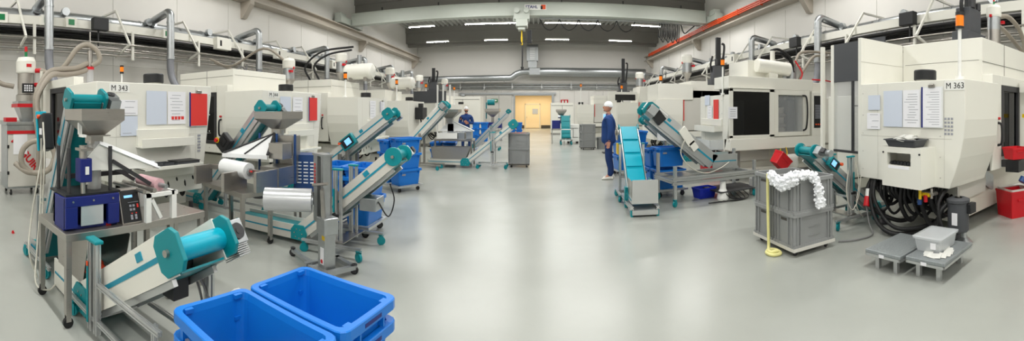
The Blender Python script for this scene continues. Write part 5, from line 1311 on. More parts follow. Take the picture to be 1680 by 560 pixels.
b.loft([sq(hx, hy, 1.3, .08, .08), sq(hx, hy, 1.6, .4, .3), sq(hx, hy, 1.75, .4, .3), sq(hx, hy, 1.75, .38, .28), sq(hx, hy, 1.6, .38, .28), sq(hx, hy, 1.3, .07, .07)], False, False); W(b, 'hopper', 'steel', bm4)
W(MB().box((-3.1, 21.7, .7), (-2.1, 22.3, 1.0)), 'body', 'navy', bm4)
W(MB().box((-3.1, 21.7, 0), (-3.05, 22.3, .7)).box((-2.15, 21.7, 0), (-2.1, 22.3, .7)).cyl((-2.6, 22, 1), (-2.6, 22, 1.35), .08), 'leg', 'steel', bm4)
W(MB().cyl((-2.9, 22.1, 2.1), (-2.5, 22.1, 2.1), .16, 18).box((-3.0, 22.1, 1.2), (-2.94, 22.16, 2.1)), 'conveyor_head', 'teal', bm4)
bm5 = T('bagging_machine', 'dark blue bagging unit with funnel beside the small teal conveyor', 'bagging machine', (.85, 20.0, 0))
b = MB(); hx, hy = 1.05, 20.0; b.loft([sq(hx, hy, 1.35, .07, .07), sq(hx, hy, 1.62, .26, .2), sq(hx, hy, 1.7, .26, .2), sq(hx, hy, 1.7, .24, .18), sq(hx, hy, 1.62, .24, .18), sq(hx, hy, 1.35, .06, .06)], False, False); b.cyl((hx, hy, 1.0), (hx, hy, 1.36), .06); W(b, 'hopper', 'steel', bm5)
W(MB().box((.6, 19.8, .75), (1.0, 20.3, 1.15)), 'body', 'navy', bm5); W(MB().box((.58, 19.8, 0), (.62, 19.84, .75)).box((.58, 20.26, 0), (.62, 20.3, .75)).box((1.2, 20.26, 0), (1.24, 20.3, .75)).box((.58, 19.8, .7), (1.24, 20.3, .75)), 'stand', 'steel', bm5)
# ------------------------------------------------------------------ dosing unit far left
t = T('dosing_cabinet', 'grey wheeled granulate dosing cabinet with red band and red lettering, far left', 'cabinet', (-7.55, 2.2, 0))
# front faces the aisle (+x)
b = MB(); b.box((-7.9, 1.86, .12), (-7.42, 2.56, 1.34)); b.box((-7.92, 1.84, 1.34), (-7.4, 2.58, 1.4)); W(b, 'housing', 'galv', t, bev=.008)
o = W(MB().box((-7.42, 1.86, 1.17), (-7.405, 2.56, 1.23)), 'red_band', 'red', t)
o = W(MB().box((-7.425, 1.88, .16), (-7.41, 2.54, 1.15)), 'door', 'grey_panel', t, bev=.004)
tx = text('MAGUIRE', .2, (-7.4, 1.93, 1.04), (0, .62, -.78), (1, 0, 0), 'red', o, bold=.03)
W(MB().box((-7.402, 1.98, .78), (-7.398, 2.26, 1.16)), 'printed_sheet', 'paper', o)
W(MB().box((-7.41, 1.86, .9), (-7.39, 1.9, .96)).box((-7.41, 1.86, .4), (-7.39, 1.9, .46)), 'hinge', 'black', o)
for x in (-7.85, -7.47):
    for y in (1.95, 2.48):
        q = W(MB().cyl((x, y-.015, .05), (x, y+.015, .05), .05, 16), 'caster', 'rubber', t); W(MB().box((x-.02, y-.025, .05), (x+.02, y-.019, .13)).box((x-.02, y+.019, .05), (x+.02, y+.025, .13)), 'fork', 'steel', q)
b = MB(); b.box((-7.7, 1.86, 1.4), (-7.5, 2.08, 1.48)); W(b, 'red_connector', 'red', t)
b = MB(); b.loft([sq(-7.62, 2.3, 1.4, .1, .1), sq(-7.62, 2.3, 1.5, .13, .13), sq(-7.62, 2.3, 1.75, .22, .22), sq(-7.62, 2.3, 1.8, .22, .22)]); W(b, 'funnel', 'galv', t)
W(MB().box((-7.85, 2.06, 1.68), (-7.38, 2.54, 1.75)), 'funnel_band', 'red', t)
t = T('hopper_loader', 'white topped steel loader canister with small red and green lamp, above dosing cabinet', 'hopper loader', (-7.62, 2.3, 1.80))
b = MB(); b.lathe([(.2, 0), (.2, .12), (.17, .14), (.17, .55)], (0, 0, 0)); b.build('canister', 'steel', t)
MB().lathe([(.19, .55), (.2, .58), (.2, .78), (.16, .86), (.03, .88)], (0, 0, 0)).build('lid', 'cream', t)
o = MB().box((.15, -.13, .16), (.21, .1, .34)).build('control_box', 'black', t)
b = MB()
for r_ in range(3):
    for c_ in range(4): b.box((.211, -.1+c_*.045, .19+r_*.045), (.214, -.07+c_*.045, .22+r_*.045))
b.build('keypad', 'paper', o)
b = MB(); b.box((.18, -.05, .66), (.205, .05, .72)); b.build('red_badge', 'red', t)
MB().cyl((0, 0, .88), (0, 0, .98), .03, 12).build('status_lamp', 'green', t); MB().cyl((0, 0, .98), (0, 0, 1.08), .03, 12).build('status_lamp', 'red', t)
b = MB(); b.cyl((.1, .15, .6), (.2, .28, .6), .045, 12); b.cyl((.1, .15, .32), (.2, .28, .32), .045, 12); b.build('hose_connector', 'red', t)
hoses('granulate_hose', 'thick grey hose arching from loader across to wall rail, far left', [
    [(-7.42, 2.56, 2.4), (-7.12, 2.66, 2.302), (-6.94, 2.83, 2.43), (-6.85, 3.04, 2.748), (-6.77, 3.23, 2.85), (-6.68, 3.4, 2.714), (-6.67, 3.43, 2.543), (-6.73, 3.3, 2.452)]], .05)
hoses('granulate_hose', 'grey hose sweeping up from floor bundle to suction valve, far left', [
    [(-6.76, 3.24, 2.498), (-6.76, 3.0, 2.396), (-6.67, 2.72, 2.36), (-6.55, 2.38, 2.27), (-6.41, 2.12, 1.9), (-6.3, 2.08, 1.5), (-6.23, 2.1, 1.13), (-6.23, 2.1, 0.43)], [(-6.76, 3.24, 2.384), (-6.76, 3.0, 2.306), (-6.65, 2.7, 2.26), (-6.44, 2.38, 2.21), (-6.29, 2.1, 1.85), (-6.2, 2.08, 1.5), (-6.12, 2.12, 1.039), (-6.12, 2.12, 0.43)]], .05)
hoses('granulate_hose', 'grey hose leaving picture edge left of the loader canister', [[(-7.8, 2.1, 2.1), (-7.9, 1.8, 2.2), (-7.9, 1.5, 2.6), (-7.8, 1.3, 3.0)]], .05)
hoses('granulate_hose', 'coiled grey hose hanging before the red-lettered dosing cabinet', [
    [(-6.08, 1.66, 0.789), (-5.94, 1.77, 0.689), (-5.91, 1.89, 0.654), (-5.83, 2.1, 0.684), (-5.79, 2.21, 0.9), (-5.83, 2.12, 1.097), (-5.9, 1.9, 1.141), (-5.95, 1.74, 1.0), (-5.95, 1.74, 0.779), (-5.9, 1.92, 0.647), (-5.82, 2.14, 0.72), (-5.79, 2.2, 0.858), (-5.77, 2.2, 0.595)]], .045)
t = T('suction_valve', 'clear and steel suction valve with red rings hanging above machine M 343', 'valve', (-6.75, 3.28, 2.18))
W(MB().cyl((-6.75, 3.28, 2.13), (-6.75, 3.28, 2.4), .065, 16), 'sight_glass', 'clearbox', t); W(MB().cyl((-6.75, 3.28, 2.08), (-6.75, 3.28, 2.13), .075, 16).cyl((-6.75, 3.28, 2.38), (-6.75, 3.28, 2.43), .075, 16).cyl((-6.75, 3.28, 2.63), (-6.75, 3.28, 2.73), .04, 12), 'ring', 'red', t)
W(MB().cyl((-6.75, 3.28, 2.43), (-6.75, 3.28, 2.73), .05, 14).cyl((-6.75, 3.28, 2.73), (-6.75, 3.28, 3.08), .015, 8), 'body', 'steel', t)
t = T('pipe_post', 'pale vertical conduit running down behind the drive controller, far left', 'conduit', (-6.6, 2.0, 0))
for k, (x, y) in enumerate(((-6.62, 2.28),)): W(MB().cyl((x, y, 0), (x, y, 2.3), .03, 10), 'conduit', 'cream2' if k < 2 else 'flex', t)
cables('cable', 'loose pale cables hanging beside the steep conveyor, far left', [
    [(-3.55, 1.22, 1.35), (-3.5, 1.2, .9), (-3.45, 1.15, .4), (-3.35, 1.1, .1), (-3.3, 1.2, .04), (-3.4, 1.3, .03)],
    [(-3.55, 1.25, 1.3), (-3.52, 1.18, 1.0), (-3.6, 1.14, .6), (-3.55, 1.1, .3), (-3.6, 1.2, .03)],
    [(-3.5, 1.22, 1.5), (-3.4, 1.2, 1.2), (-3.44, 1.2, .8), (-3.4, 1.18, .3)]], .008)
t = T('film_scrap', 'crumpled clear film scrap on the floor behind the foreground conveyor', 'film scrap', (-2.2, 2.35, 0))
b = MB(); rng = random.Random(4)
g = [[V((-2.42+.035*i, 2.35+.04*j+.02*i, max(.004, rng.uniform(.02, .13)*math.sin(PI*i/6)*math.sin(PI*j/4)))) for i in range(7)] for j in range(5)]
b.add([p for r_ in g for p in r_], [(j*7+i, j*7+i+1, (j+1)*7+i+1, (j+1)*7+i) for j in range(4) for i in range(6)], True); W(b, 'film', 'clearfilm', t)

# ------------------------------------------------------------------ step stools and things under M 363
def stool(label, loc, rz):
    t = T('step_stool', label, 'step stool', loc, rz)
    b = MB(); b.box((-.33, -.21, .165), (.33, .21, .2)); b.build('tread', 'tread', t, bev=.006)
    b = MB(); b.box((-.33, -.21, .14), (.33, -.195, .165)); b.box((-.33, .195, .14), (.33, .21, .165)); b.box((-.33, -.21, .14), (-.315, .21, .165)); b.build('apron', 'alu', t)
    for x in (-.24, .24):
        for y in (-.11, .11): MB().box((x-.022, y-.022, 0), (x+.022, y+.022, .165)).build('leg', 'alu', t)
    MB().box((-.333, -.02, .145), (-.33, .04, .175)).build('type_plate', 'paper', t)
    return t
stool('patterned metal step stool, the left one, before machine M 363', (3.32, 2.66, 0), math.radians(6))
stool('metal step stool under clear lidded box before machine M 363', (3.42, 2.22, 0), math.radians(6))
t = T('storage_box', 'milky clear plastic box with lid on the right metal step stool', 'box', (3.46, 2.3, .202), math.radians(6))
l = [rrect(.18, .135, .03, 0), rrect(.2, .155, .03, .13), rrect(.195, .15, .03, .13), rrect(.175, .13, .03, .006)]
MB().loft(l).build('body', 'clearbox', t); MB().loft([rrect(.212, .167, .03, .125), rrect(.215, .17, .03, .145), rrect(.18, .14, .03, .15)]).build('lid', 'clearbox', t)
MB().box((-.198, -.1, .04), (-.19, -.04, .1)).build('label_sticker', 'paper', t)
b = MB(); rng = random.Random(8)
for k in range(12): a = k*.52; b.obox((3.33+.12*math.cos(a), 2.18+.1*math.sin(a), .21), (.05, .02, .004), (-.01, .04, .006*rng.uniform(-1, 1)), (0, 0, .002))
tag(b.build('film_scrap', 'clearfilm', origin=(3.33, 2.18, .202)), 'crumpled clear film under the clear lidded box on stool', 'film scrap')
t = T('filter_tank', 'black cylindrical filter tank with hoses standing under machine M 363', 'tank', (4.22, 2.38, 0))
b = MB(); b.lathe([(.1, 0), (.11, .01), (.1, .03), (.04, .09), (.03, .17)], (4.22, 2.4, 0), seg=24); W(b, 'conical_foot', 'galv', t)
b = MB(); b.lathe([(.11, .18), (.128, .2), (.128, .52), (.138, .53), (.138, .56), (.09, .58)], (4.12, 2.42, 0), seg=26); W(b, 'tank_body', 'anthracite', t)
W(MB().cyl((4.12, 2.42, .57), (4.12, 2.42, .58), .05, 16), 'yellow_cap', 'yellow', t)
W(MB().box((3.985, 2.36, .28), (3.995, 2.43, .42)), 'label_sticker', 'paper', t)
b = MB(); b.box((4.1, 2.24, .4), (4.24, 2.31, .52)); W(b, 'pump_head', 'black', t, bev=.01)
b = MB(); b.tube([(4.1, 2.55, .5), (4.0, 2.6, .4), (4.0, 2.6, .2), (4.05, 2.5, .12), (4.12, 2.42, .2)], .03, 8); b.tube([(4.15, 2.6, .66), (4.0, 2.62, .5), (3.98, 2.56, .25), (4.05, 2.46, .14)], .022, 8); W(b, 'hose', 'rubber', t)
b = MB(); b.cyl((4.12, 2.42, .58), (4.12, 2.42, .7), .02, 8); W(b, 'riser', 'steel', t)
HB = []
rng = random.Random(12)
for k in range(16):
    y0 = 2.75+k*.07; d = rng.uniform(.22, .5)
    HB.append(MB().tube([(4.15+.02*(k % 3), y0, .665), (4.12, y0-.02, .68-d*.6), (4.22, y0-.1, .66-d), (4.38, y0-.15, .5-d*.3), (4.5, y0, .5)], rng.choice((.022, .03, .018)), 8))
HB.append(MB().tube([(4.1, 3.72, .68), (4.02, 3.68, .45), (4.0, 3.5, .22), (3.95, 3.2, .12), (4.2, 2.95, .14), (4.52, 2.9, .2)], .026, 8))
HB.append(MB().tube([(4.12, 3.78, .68), (4.04, 3.75, .4), (3.98, 3.6, .16), (3.9, 3.3, .06), (4.1, 3.1, .05), (4.5, 3.0, .1)], .03, 8))
HB.append(MB().tube([(4.2, 3.85, .7), (4.08, 3.85, .5), (4.1, 3.75, .25), (4.3, 3.5, .1), (4.55, 3.4, .1)], .03, 8))
t = T('hydraulic_hoses', 'thick bunch of black hydraulic hoses drooping below machine M 363', 'hoses', (4.2, 3.2, .68))
for hb_ in HB: hb_.build('hose', 'rubber', t, world=True)
t = T('pneumatic_fittings', 'small brass, blue and red pneumatic fittings beside connector box of M 363', 'fittings', (4.0, 2.8, .6))
b = MB(); b.cyl((3.9, 2.82, .55), (3.9, 2.82, .72), .02, 8); b.cyl((3.95, 2.86, .6), (3.95, 2.72, .6), .025, 8); W(b, 'valve', 'yellow', t); W(MB().cyl((3.93, 2.76, .52), (3.93, 2.76, .6), .025, 8), 'knob', 'red', t); W(MB().cyl((3.92, 2.84, .48), (3.92, 2.84, .55), .03, 8), 'knob', 'blue_cab', t); W(MB().cyl((3.97, 2.7, .56), (3.97, 2.7, .68), .018, 8).box((3.95, 2.66, .6), (4.05, 2.88, .63)), 'manifold', 'steel', t)
t = T('tray', 'dark grey plastic tray of clear bags on connector box of machine M 363', 'tray', (3.88, 3.02, 1.173), math.radians(92))
l = [rrect(.2, .11, .03, 0), rrect(.23, .14, .03, .075), rrect(.245, .155, .03, .078), rrect(.245, .155, .03, .09), rrect(.222, .132, .03, .09), rrect(.19, .1, .03, .01)]
MB().loft(l).build('body', 'anthracite', t)
b = MB(); rng = random.Random(2)
for k in range(14): a = rng.uniform(0, 6.3); b.obox((.12*math.cos(a), .06*math.sin(a), .07+rng.uniform(0, .05)), (.06, .02*rng.uniform(-1, 1), .015*rng.uniform(-1, 1)), (0, .05, .02*rng.uniform(-1, 1)), (0, 0, .003))
tag(b.build('film_bags', 'clearfilm', origin=(0, 0, 0)), 'clear film bags heaped in the dark tray on M 363', 'bags')
bpy.data.objects['film_bags'].location = (3.88, 3.02, 1.173)
# red plug + cable near conveyor
t = T('power_plug', 'red and white industrial plug hanging by the teal conveyor, right', 'plug', (4.1, 3.85, .4))
W(MB().cyl((4.05, 3.82, .42), (4.0, 3.8, .3), .045, 14), 'plug_body', 'red', t); W(MB().cyl((4.05, 3.82, .42), (4.08, 3.84, .52), .035, 14), 'socket', 'white', t); W(MB().tube([(4.0, 3.8, .3), (3.95, 3.7, .1), (3.8, 3.5, .02), (3.5, 3.5, .02), (3.3, 3.6, .02)], .01, 6), 'cord', 'cableg', t)
cables('cable', 'pale cables hanging on the teal conveyor stand, right', [[(3.95, 3.96, .9), (4.0, 3.94, .6), (3.95, 3.94, .3), (4.1, 3.96, .1)], [(3.8, 3.95, .8), (3.75, 3.93, .5), (3.85, 3.93, .25), (4.0, 3.95, .4), (4.05, 3.95, .7)]], .008)
# red crates at far right
def crate(name, label, loc, rz, d, h, m='red', tilt=None):
    t = T(name, label, 'crate', loc, rz)
    x, y = d[0]/2, d[1]/2
    MB().loft([rrect(x-.03, y-.03, .02, 0), rrect(x-.008, y-.008, .02, h-.03), rrect(x, y, .025, h-.03), rrect(x, y, .025, h), rrect(x-.014, y-.014, .02, h), rrect(x-.036, y-.036, .02, .01)]).build('body', m, t)
    b = MB(); b.box((-x*.5, -y-.002, h*.62), (x*.5, -y+.02, h*.7)); b.build('grip', m, t)
    if tilt: t.rotation_euler = tilt
    return t
crate('storage_crate', 'large red crate lined with clear bag on floor at right edge', (5.8, 2.36, 0), math.radians(-30), (.52, .44), .4)
b = MB(); b.loft([rrect(.2, .18, .03, .0), rrect(.235, .2, .03, .02), rrect(.24, .21, .03, -.06)], False, False)
o = b.build('bag_liner', 'clearfilm', origin=(0, 0, 0)); o.location = (5.8, 2.36, .41); o.rotation_euler = (0, 0, math.radians(-30)); tag(o, 'clear bag liner folded over the large red floor crate', 'bag')
t = T('steel_chute', 'steel chute with red clip resting on the large red crate', 'chute', (5.5, 2.75, .4))
b = MB(); b.prism([(0, 0), (.34, -.22), (.36, -.2), (.36, .0), (.1, .17), (0, .17)], (5.25, 2.8, .62), (.9, -.42, 0), (0, 0, 1), (.1, .2, 0)); W(b, 'channel', 'galv', t)
W(MB().prism([(.08, .03), (.14, 0), (.14, .13), (.08, .17)], (5.24, 2.79, .63), (.9, -.42, 0), (0, 0, 1), (.11, .22, 0)), 'clip', 'red', t)
c = crate('storage_crate', 'small red crate hung on bracket at the right picture edge', (5.35, 2.2, .92), math.radians(-25), (.3, .26), .17)
t = T('crate_bracket', 'dark bracket carrying the small red crate at the right edge', 'bracket', (5.35, 2.2, .72))
W(MB().box((5.24, 2.1, .74), (5.46, 2.3, .91)), 'box', 'black', t); W(MB().box((5.3, 2.3, .8), (5.36, 2.46, .9)), 'arm', 'dark', t); W(MB().cyl((5.3, 2.08, .6), (5.34, 2.06, .66), .05, 12), 'blue_knob', 'blue_cab', t)
t = T('pole_unit', 'steel post with green lamp and small switches beyond machine M 363', 'post', (5.95, 2.25, 0))
W(MB().profile((5.95, 2.25, 0), (5.95, 2.25, 2.0), .06), 'post', 'alu', t); W(MB().box((5.88, 2.18, 1.5), (5.93, 2.3, 1.56)), 'switch', 'yellow', t); W(MB().cyl((6.0, 2.18, 1.0), (6.0, 2.18, 1.1), .03, 10), 'lamp', 'green', t)
W(MB().box((5.9, 2.1, 1.9), (6.2, 2.35, 2.05)), 'head', 'cream', t)
b = MB()
# red crates under the black-glass machine
crate('storage_crate', 'red crate hooked at a tilt below the black-glass machine', (5.1, 7.62, .35), 0, (.42, .3), .3, tilt=(math.radians(8), math.radians(38), .2))
t = T('plastic_bag', 'crumpled clear bag beside the tilted red crate', 'bag', (5.6, 7.9, .3)); b = MB()
rng = random.Random(6); rings = [[V((5.65+(.17+.05*rng.random())*math.cos(a), 7.85+(.1+.04*rng.random())*math.sin(a), z)) for a in [2*PI*k/10 for k in range(10)]] for z in (.15, .3, .45, .58)]
b.loft(rings, smooth=True); W(b, 'film', 'clearfilm', t)
cables('air_hose', 'yellow air hose looping beside the tilted red crate', [[(5.35, 7.85, .72), (5.3, 7.8, .55), (5.4, 7.78, .45), (5.5, 7.8, .6), (5.5, 7.85, .75)]], .012, 'yellow', 'hose')
crate('storage_crate', 'red crate standing behind the wide grey conveyor foot', (3.95, 8.7, .0), 0, (.5, .36), .62)
crate('storage_crate', 'small royal blue crate on the floor below the profile frame', (2.98, 6.9, .0), math.radians(14), (.4, .28), .19, m='blue_dk')
t = T('parts_box', 'small blue box in tray of the machine with black glass door', 'box', (3.9, 8.7, 1.145)); MB().box((-.06, -.14, 0), (.06, .14, .06)).build('body', 'blue_dk', t, bev=.006); MB().box((-.05, -.13, .06), (.05, .13, .065)).build('contents', 'navy', t)
t = T('glue_bottle', 'white canister on the floor below the profile frame', 'canister', (3.2, 6.55, 0)); MB().lathe([(.1, 0), (.11, .03), (.09, .14), (.06, .2), (.05, .34)], (0, 0, 0)).build('body', 'white', t); MB().lathe([(.055, .34), (.055, .38)], (0, 0, 0)).build('neck_ring', 'ink', t)
t = T('glue_bottle', 'white canister at the right end below profile frame', 'canister', (3.98, 6.75, 0)); MB().lathe([(.09, 0), (.1, .04), (.1, .3), (.05, .38)], (0, 0, 0)).build('body', 'white', t); MB().lathe([(.05, .38), (.045, .42)], (0, 0, 0)).build('neck_ring', 'ink', t)
# gear / controller box near conveyor head C12
t = T('control_cabinet', 'small white control box with dark display beside the wide conveyor head', 'control box', (2.75, 8.55, .0))
MB().box((-.16, -.06, .95), (.12, .1, 1.35)).build('box', 'white', t, bev=.008); MB().box((-.12, -.066, 1.12), (-.03, -.06, 1.28)).build('display', 'bscreen', t); MB().box((-.02, -.02, 0), (.02, .02, .95)).box((-.2, -.15, 0), (.2, .15, .03)).build('stand', 'steel', t)
# monitors behind man
t = T('operator_terminal', 'machine terminal with lit blue screen left of the standing man', 'terminal', (2.6, 15.3, 0))
MB().box((-.2, -.03, 1.25), (.2, .03, 1.52)).build('housing', 'white', t, bev=.01); MB().box((-.17, -.036, 1.28), (.17, -.03, 1.49)).build('touch_screen', 'screen', t); MB().box((-.03, -.02, 0), (.03, .02, 1.25)).box((-.2, -.2, 0), (.2, .2, .04)).build('stand', 'dark', t); MB().box((-.2, -.25, .95), (.25, .0, .98)).build('shelf', 'dark', t)
block(1.65, 20.3, .95, (.6, .6), 'small white cabinet beside the small teal conveyor', 'white', 'side_cabinet')
block(1.55, 28.5, 2.2, (1.6, 1.2), 'cream cabinet with sloped hood at far end right of doorway')
block(-5.2, 27.5, 2.6, (2.4, 1.6), 'large cream cabinet at the far end of the left row')
t = T('moulded_part', 'tiny red moulded part lying on open floor at the left edge', 'moulded part', (-5.1, 1.36, 0)); MB().box((-.02, -.015, 0), (.02, .015, .02)).build('base', 'red', t); MB().cyl((0, 0, .02), (0, 0, .035), .012, 10).build('stud', 'red', t)

# ------------------------------------------------------------------ people
def skin_mesh(verts, edges, root=0, sub=2, loc=None):
    me = bpy.data.meshes.new('sk'); me.from_pydata([v[:3] for v in verts], edges, []); me.update()
    o = bpy.data.objects.new('sk', me); COL.objects.link(o)
    md = o.modifiers.new('s', 'SKIN'); md.use_smooth_shade = True
    for i, v in enumerate(verts):
        r = v[3]; rr = r if isinstance(r, tuple) else (r, r)
        me.skin_vertices[0].data[i].radius = rr; me.skin_vertices[0].data[i].use_root = (i == root)
    sd = o.modifiers.new('d', 'SUBSURF'); sd.levels = sub; sd.render_levels = sub
    bpy.context.view_layer.update()
    dg = bpy.context.evaluated_depsgraph_get()
    out = bpy.data.meshes.new_from_object(o.evaluated_get(dg))
    bpy.data.objects.remove(o); bpy.data.meshes.remove(me)
    for p in out.polygons: p.use_smooth = True
    return out
def link_mesh(me, name, m, parent):
    me.name = name; me.materials.clear(); me.materials.append(M[m]); o = bpy.data.objects.new(name, me); COL.objects.link(o); o.parent = parent; return o
def limb(pts, rad, sub=2):
    return skin_mesh([(*p, r) for p, r in zip(pts, rad)], [(i, i+1) for i in range(len(pts)-1)], 0, sub)
def ellipsoid(b, c, r, rot=0, seg=18, rings=12, cut=None):
    """c centre, r radii"""
    vs, fs = [], []
    for j in range(rings+1):
        ph = PI*j/rings
        for i in range(seg):
            a = 2*PI*i/seg; vs.append(V((c[0]+r[0]*math.sin(ph)*math.cos(a), c[1]+r[1]*math.sin(ph)*math.sin(a), c[2]+r[2]*math.cos(ph))))
    for j in range(rings):
        for i in range(seg): fs.append((j*seg+i, (j+1)*seg+i, (j+1)*seg+(i+1) % seg, j*seg+(i+1) % seg))
    b.add(vs, fs, True); return b
def person(loc, rz, label, pose, beard=False, H=1.8):
    """local: faces +x; y to his left"""
    t = T('person', label, 'person', loc, rz)
    hz = .93
    # joints
    if pose == 'stand':
        Ls = [(0, .09, .92), (.02, .11, .5), (-.03, .11, .1)]; Rs = [(0, -.09, .92), (-.02, -.1, .5), (-.06, -.1, .1)]
        arms = {1: [(-.01, .19, 1.42), (-.04, .24, 1.14), (-.0, .24, .9)], -1: [(-.01, -.19, 1.42), (-.03, -.24, 1.14), (.03, -.22, .9)]}
    else:
        Ls = [(0, .09, .92), (.01, .13, .5), (-.02, .14, .1)]; Rs = [(0, -.09, .92), (.01, -.13, .5), (-.02, -.14, .1)]
        arms = {1: [(-.01, .2, 1.4), (.03, .27, 1.14), (.2, .02, 1.2)], -1: [(-.01, -.2, 1.4), (.03, -.27, 1.14), (.22, -.02, 1.15)]}
    # one continuous body: pelvis, spine, neck, arms, legs
    v = [(0, 0, .95, (.1, .08)), (0, 0, 1.12, (.09, .08)), (0, 0, 1.32, (.09, .08)), (-.01, 0, 1.44, (.06, .055)), (0, 0, 1.54, .055), (.02, 0, 1.6, .055)]
    e = [(0, 1), (1, 2), (2, 3), (3, 4), (4, 5)]
    for s_, a in arms.items():
        n0 = len(v); v += [(*a[0], .04), (*a[1], .034), (*a[2], .027)]; e += [(3, n0), (n0, n0+1), (n0+1, n0+2)]
    for Lg in (Ls, Rs):
        n0 = len(v); v += [(*Lg[0], .085), (*Lg[1], .058), (*Lg[2], .038), (Lg[2][0]+.12, Lg[2][1], .04, .03)]; e += [(0, n0), (n0, n0+1), (n0+1, n0+2), (n0+2, n0+3)]
    body = skin_mesh(v, e)
    bm_ = bmesh.new(); bm_.from_mesh(body)
    # head joined onto the same mesh
    hb = MB(); ellipsoid(hb, (.02, 0, 1.70), (.098, .076, .118)); ellipsoid(hb, (.045, 0, 1.645), (.07, .058, .065)); ellipsoid(hb, (.118, 0, 1.685), (.024, .014, .026), seg=10, rings=8); ellipsoid(hb, (.105, 0, 1.705), (.014, .012, .03), seg=10, rings=8)
    for s_ in (-1, 1): ellipsoid(hb, (.01, s_*.078, 1.69), (.022, .012, .034), seg=10, rings=8)
    ellipsoid(hb, (.107, 0, 1.644), (.014, .026, .01), seg=10, rings=6); ellipsoid(hb, (.1, 0, 1.612), (.022, .025, .02), seg=10, rings=8); ellipsoid(hb, (.1, 0, 1.727), (.016, .05, .012), seg=10, rings=6)
    # hands: palm, four fingers, thumb
    for s_, a in arms.items():
        w = V(a[2]); d = (V(a[2])-V(a[1])).normalized()
        side = V((1, 0, 0)) if pose == 'stand' else V((0, 0, 1)); side = (side-d*side.dot(d)).normalized(); nrm = d.cross(side)
        pc = w+d*.055
        hb.obox(pc, d*.045, side*.038, nrm*.014)
        for k in range(4):
            p0 = w+d*.095+side*(.029-k*.019); ln = (.065, .075, .07, .055)[k]; cu = nrm*(s_*-.012)
            hb.tube([p0-d*.02, p0, p0+d*ln*.5+cu*.6, p0+d*ln*.9+cu*2.2], .0088, 7, 3)
        p0 = w+d*.03+side*.036; hb.tube([p0-side*.01, p0+side*.018+d*.015, p0+side*.026+d*.04-nrm*s_*.01, p0+side*.02+d*.065-nrm*s_*.016], .0105, 7, 3)
    me2 = bpy.data.meshes.new('h'); me2.from_pydata([tuple(p) for p in hb.v], [], hb.f); me2.polygons.foreach_set('use_smooth', hb.sm); bm_.from_mesh(me2); bm_.to_mesh(body); bm_.free()
    B = link_mesh(body, 'body', 'skin', t)
    # eyes
    eb = MB()
    for s_ in (-1, 1): ellipsoid(eb, (.103, s_*.031, 1.708), (.009, .013, .008), seg=10, rings=6)
    eb.build('eye', 'inkblack', t)
    # trousers
    v = [(0, 0, .93, (.15, .115)), (0, 0, 1.02, (.14, .11))]; e = [(0, 1)]
    for Lg in (Ls, Rs): n0 = len(v); v += [(*Lg[0][:2], .84, .1), (*Lg[1], .078), (Lg[2][0]-.005, Lg[2][1], .26, .066), (*Lg[2][:2], .07, .068)]; e += [(0, n0), (n0, n0+1), (n0+1, n0+2), (n0+2, n0+3)]
    link_mesh(skin_mesh(v, e), 'trousers', 'trous', t)
    # coat with sleeves and hem
    v = [(0, 0, .8, (.2, .17)), (0, 0, .98, (.19, .16)), (0, 0, 1.15, (.18, .155)), (0, 0, 1.33, (.19, .155)), (-.01, 0, 1.45, (.13, .11)), (0, 0, 1.52, .075)]; e = [(0, 1), (1, 2), (2, 3), (3, 4), (4, 5)]
    for s_, a in arms.items():
        w = V(a[2])-(V(a[2])-V(a[1])).normalized()*.01; n0 = len(v); v += [(*a[0], .09), (*a[1], .075), (*w, .06)]; e += [(4, n0), (n0, n0+1), (n0+1, n0+2)]
    C_ = link_mesh(skin_mesh(v, e), 'work_coat', 'coat', t)
    b = MB(); b.lathe([(.062, 1.47), (.07, 1.5), (.066, 1.54)], (0, 0, 0), seg=18, caps=False); b.build('collar', 'coat', C_)
    b = MB(); b.box((.105, .03, 1.22), (.132, .11, 1.24)); b.box((.12, -.005, .8), (.128, .005, 1.4)) if False else None
    if b.v: b.build('pocket_edge', 'trous', C_)
    # shoes
    for Lg in (Ls, Rs):
        x, y = Lg[2][:2]; b = MB(); L_ = []
        for xx, w_, h_ in ((-.07, .03, .07), (-.05, .042, .09), (0, .042, .1), (.06, .045, .075), (.12, .05, .055), (.17, .042, .045), (.195, .02, .03)):
            L_.append([V((x+xx, y+w_*math.cos(a), max(.0, h_*.5+h_*.5*math.sin(a)))) for a in [2*PI*k/14 for k in range(14)]])
        b.loft(L_, smooth=True); b.build('shoe', 'shoe', t, label='white work shoe')
    # cap
    b = MB(); vs = []
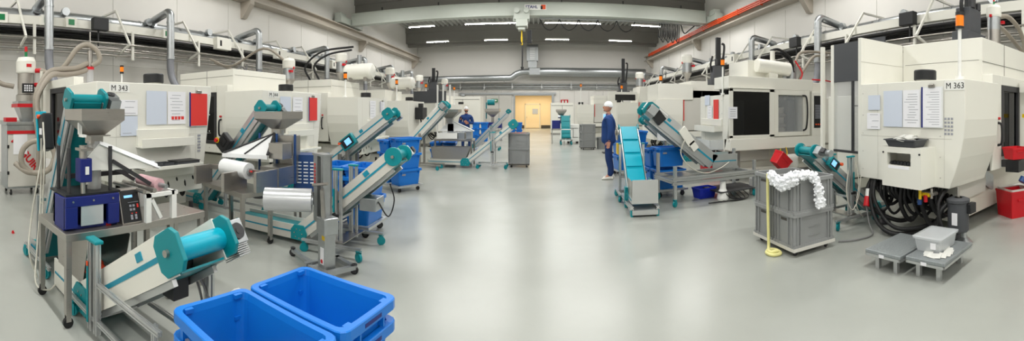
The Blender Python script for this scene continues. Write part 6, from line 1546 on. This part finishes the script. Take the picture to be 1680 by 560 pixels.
    L_ = [[V((.005+(.112*math.cos(ph))*math.cos(a), .092*math.cos(ph)*math.sin(a), 1.722+.115*math.sin(ph)+(-.02 if math.cos(a) < -.2 and ph < .3 else 0))) for a in [2*PI*k/24 for k in range(24)]] for ph in (-.12, 0, .25, .5, .8, 1.1, 1.4, 1.55)]
    b.loft(L_, smooth=True); b.build('cloth_cap', 'cap', t)
    if beard:
        b = MB(); ellipsoid(b, (.05, 0, 1.635), (.072, .064, .055)); b.build('beard', 'beard', t)
    t.scale = (H/1.83,)*3
    return t
block(-6.2, 8.65, 2.1, (.8, .8), 'cream cabinet carrying the loader with yellow clamps, behind second left machine')
person((1.62, 9.4, 0), math.radians(172), 'person standing in navy work coat and white cap beside the blue belt conveyor', 'stand', H=1.84)
person((-2.95, 15.9, 0), math.radians(-78), 'bearded person in navy coat and white cap with folded arms behind the steel table', 'folded', beard=True, H=1.8)

# ------------------------------------------------------------------ world, view, camera
wd = bpy.data.worlds.new('World'); SC.world = wd; wd.use_nodes = True
wd.node_tree.nodes['Background'].inputs['Color'].default_value = (0.8, 0.85, 0.9, 1); wd.node_tree.nodes['Background'].inputs['Strength'].default_value = 0.1
SC.view_settings.view_transform = 'Standard'; SC.view_settings.look = 'None'; SC.view_settings.gamma = 1; SC.view_settings.use_curve_mapping = False
SC.view_settings.exposure = 0.0
SC.cycles.max_bounces = 8; SC.cycles.diffuse_bounces = 5; SC.cycles.glossy_bounces = 4; SC.cycles.transparent_max_bounces = 8
SC.cycles.use_denoising = True; SC.cycles.sample_clamp_indirect = 6
SC.cycles.caustics_reflective = False; SC.cycles.caustics_refractive = False
# the photograph is a cylindrical phone panorama, about 146 degrees wide
F, CX, CY = 660.0, 886.0, 183.0
cam = bpy.data.cameras.new('camera'); co = bpy.data.objects.new('camera', cam); COL.objects.link(co)
cam.type = 'PANO'; cam.panorama_type = 'CENTRAL_CYLINDRICAL'
cam.central_cylindrical_radius = 1.0
cam.central_cylindrical_range_u_min = -CX/F; cam.central_cylindrical_range_u_max = (1680-CX)/F
cam.central_cylindrical_range_v_min = -(560-CY)/F; cam.central_cylindrical_range_v_max = CY/F
cam.clip_start = 0.05; cam.clip_end = 100
co.location = (0, 0, 1.6); co.rotation_euler = (PI/2, 0, 0)
SC.camera = co
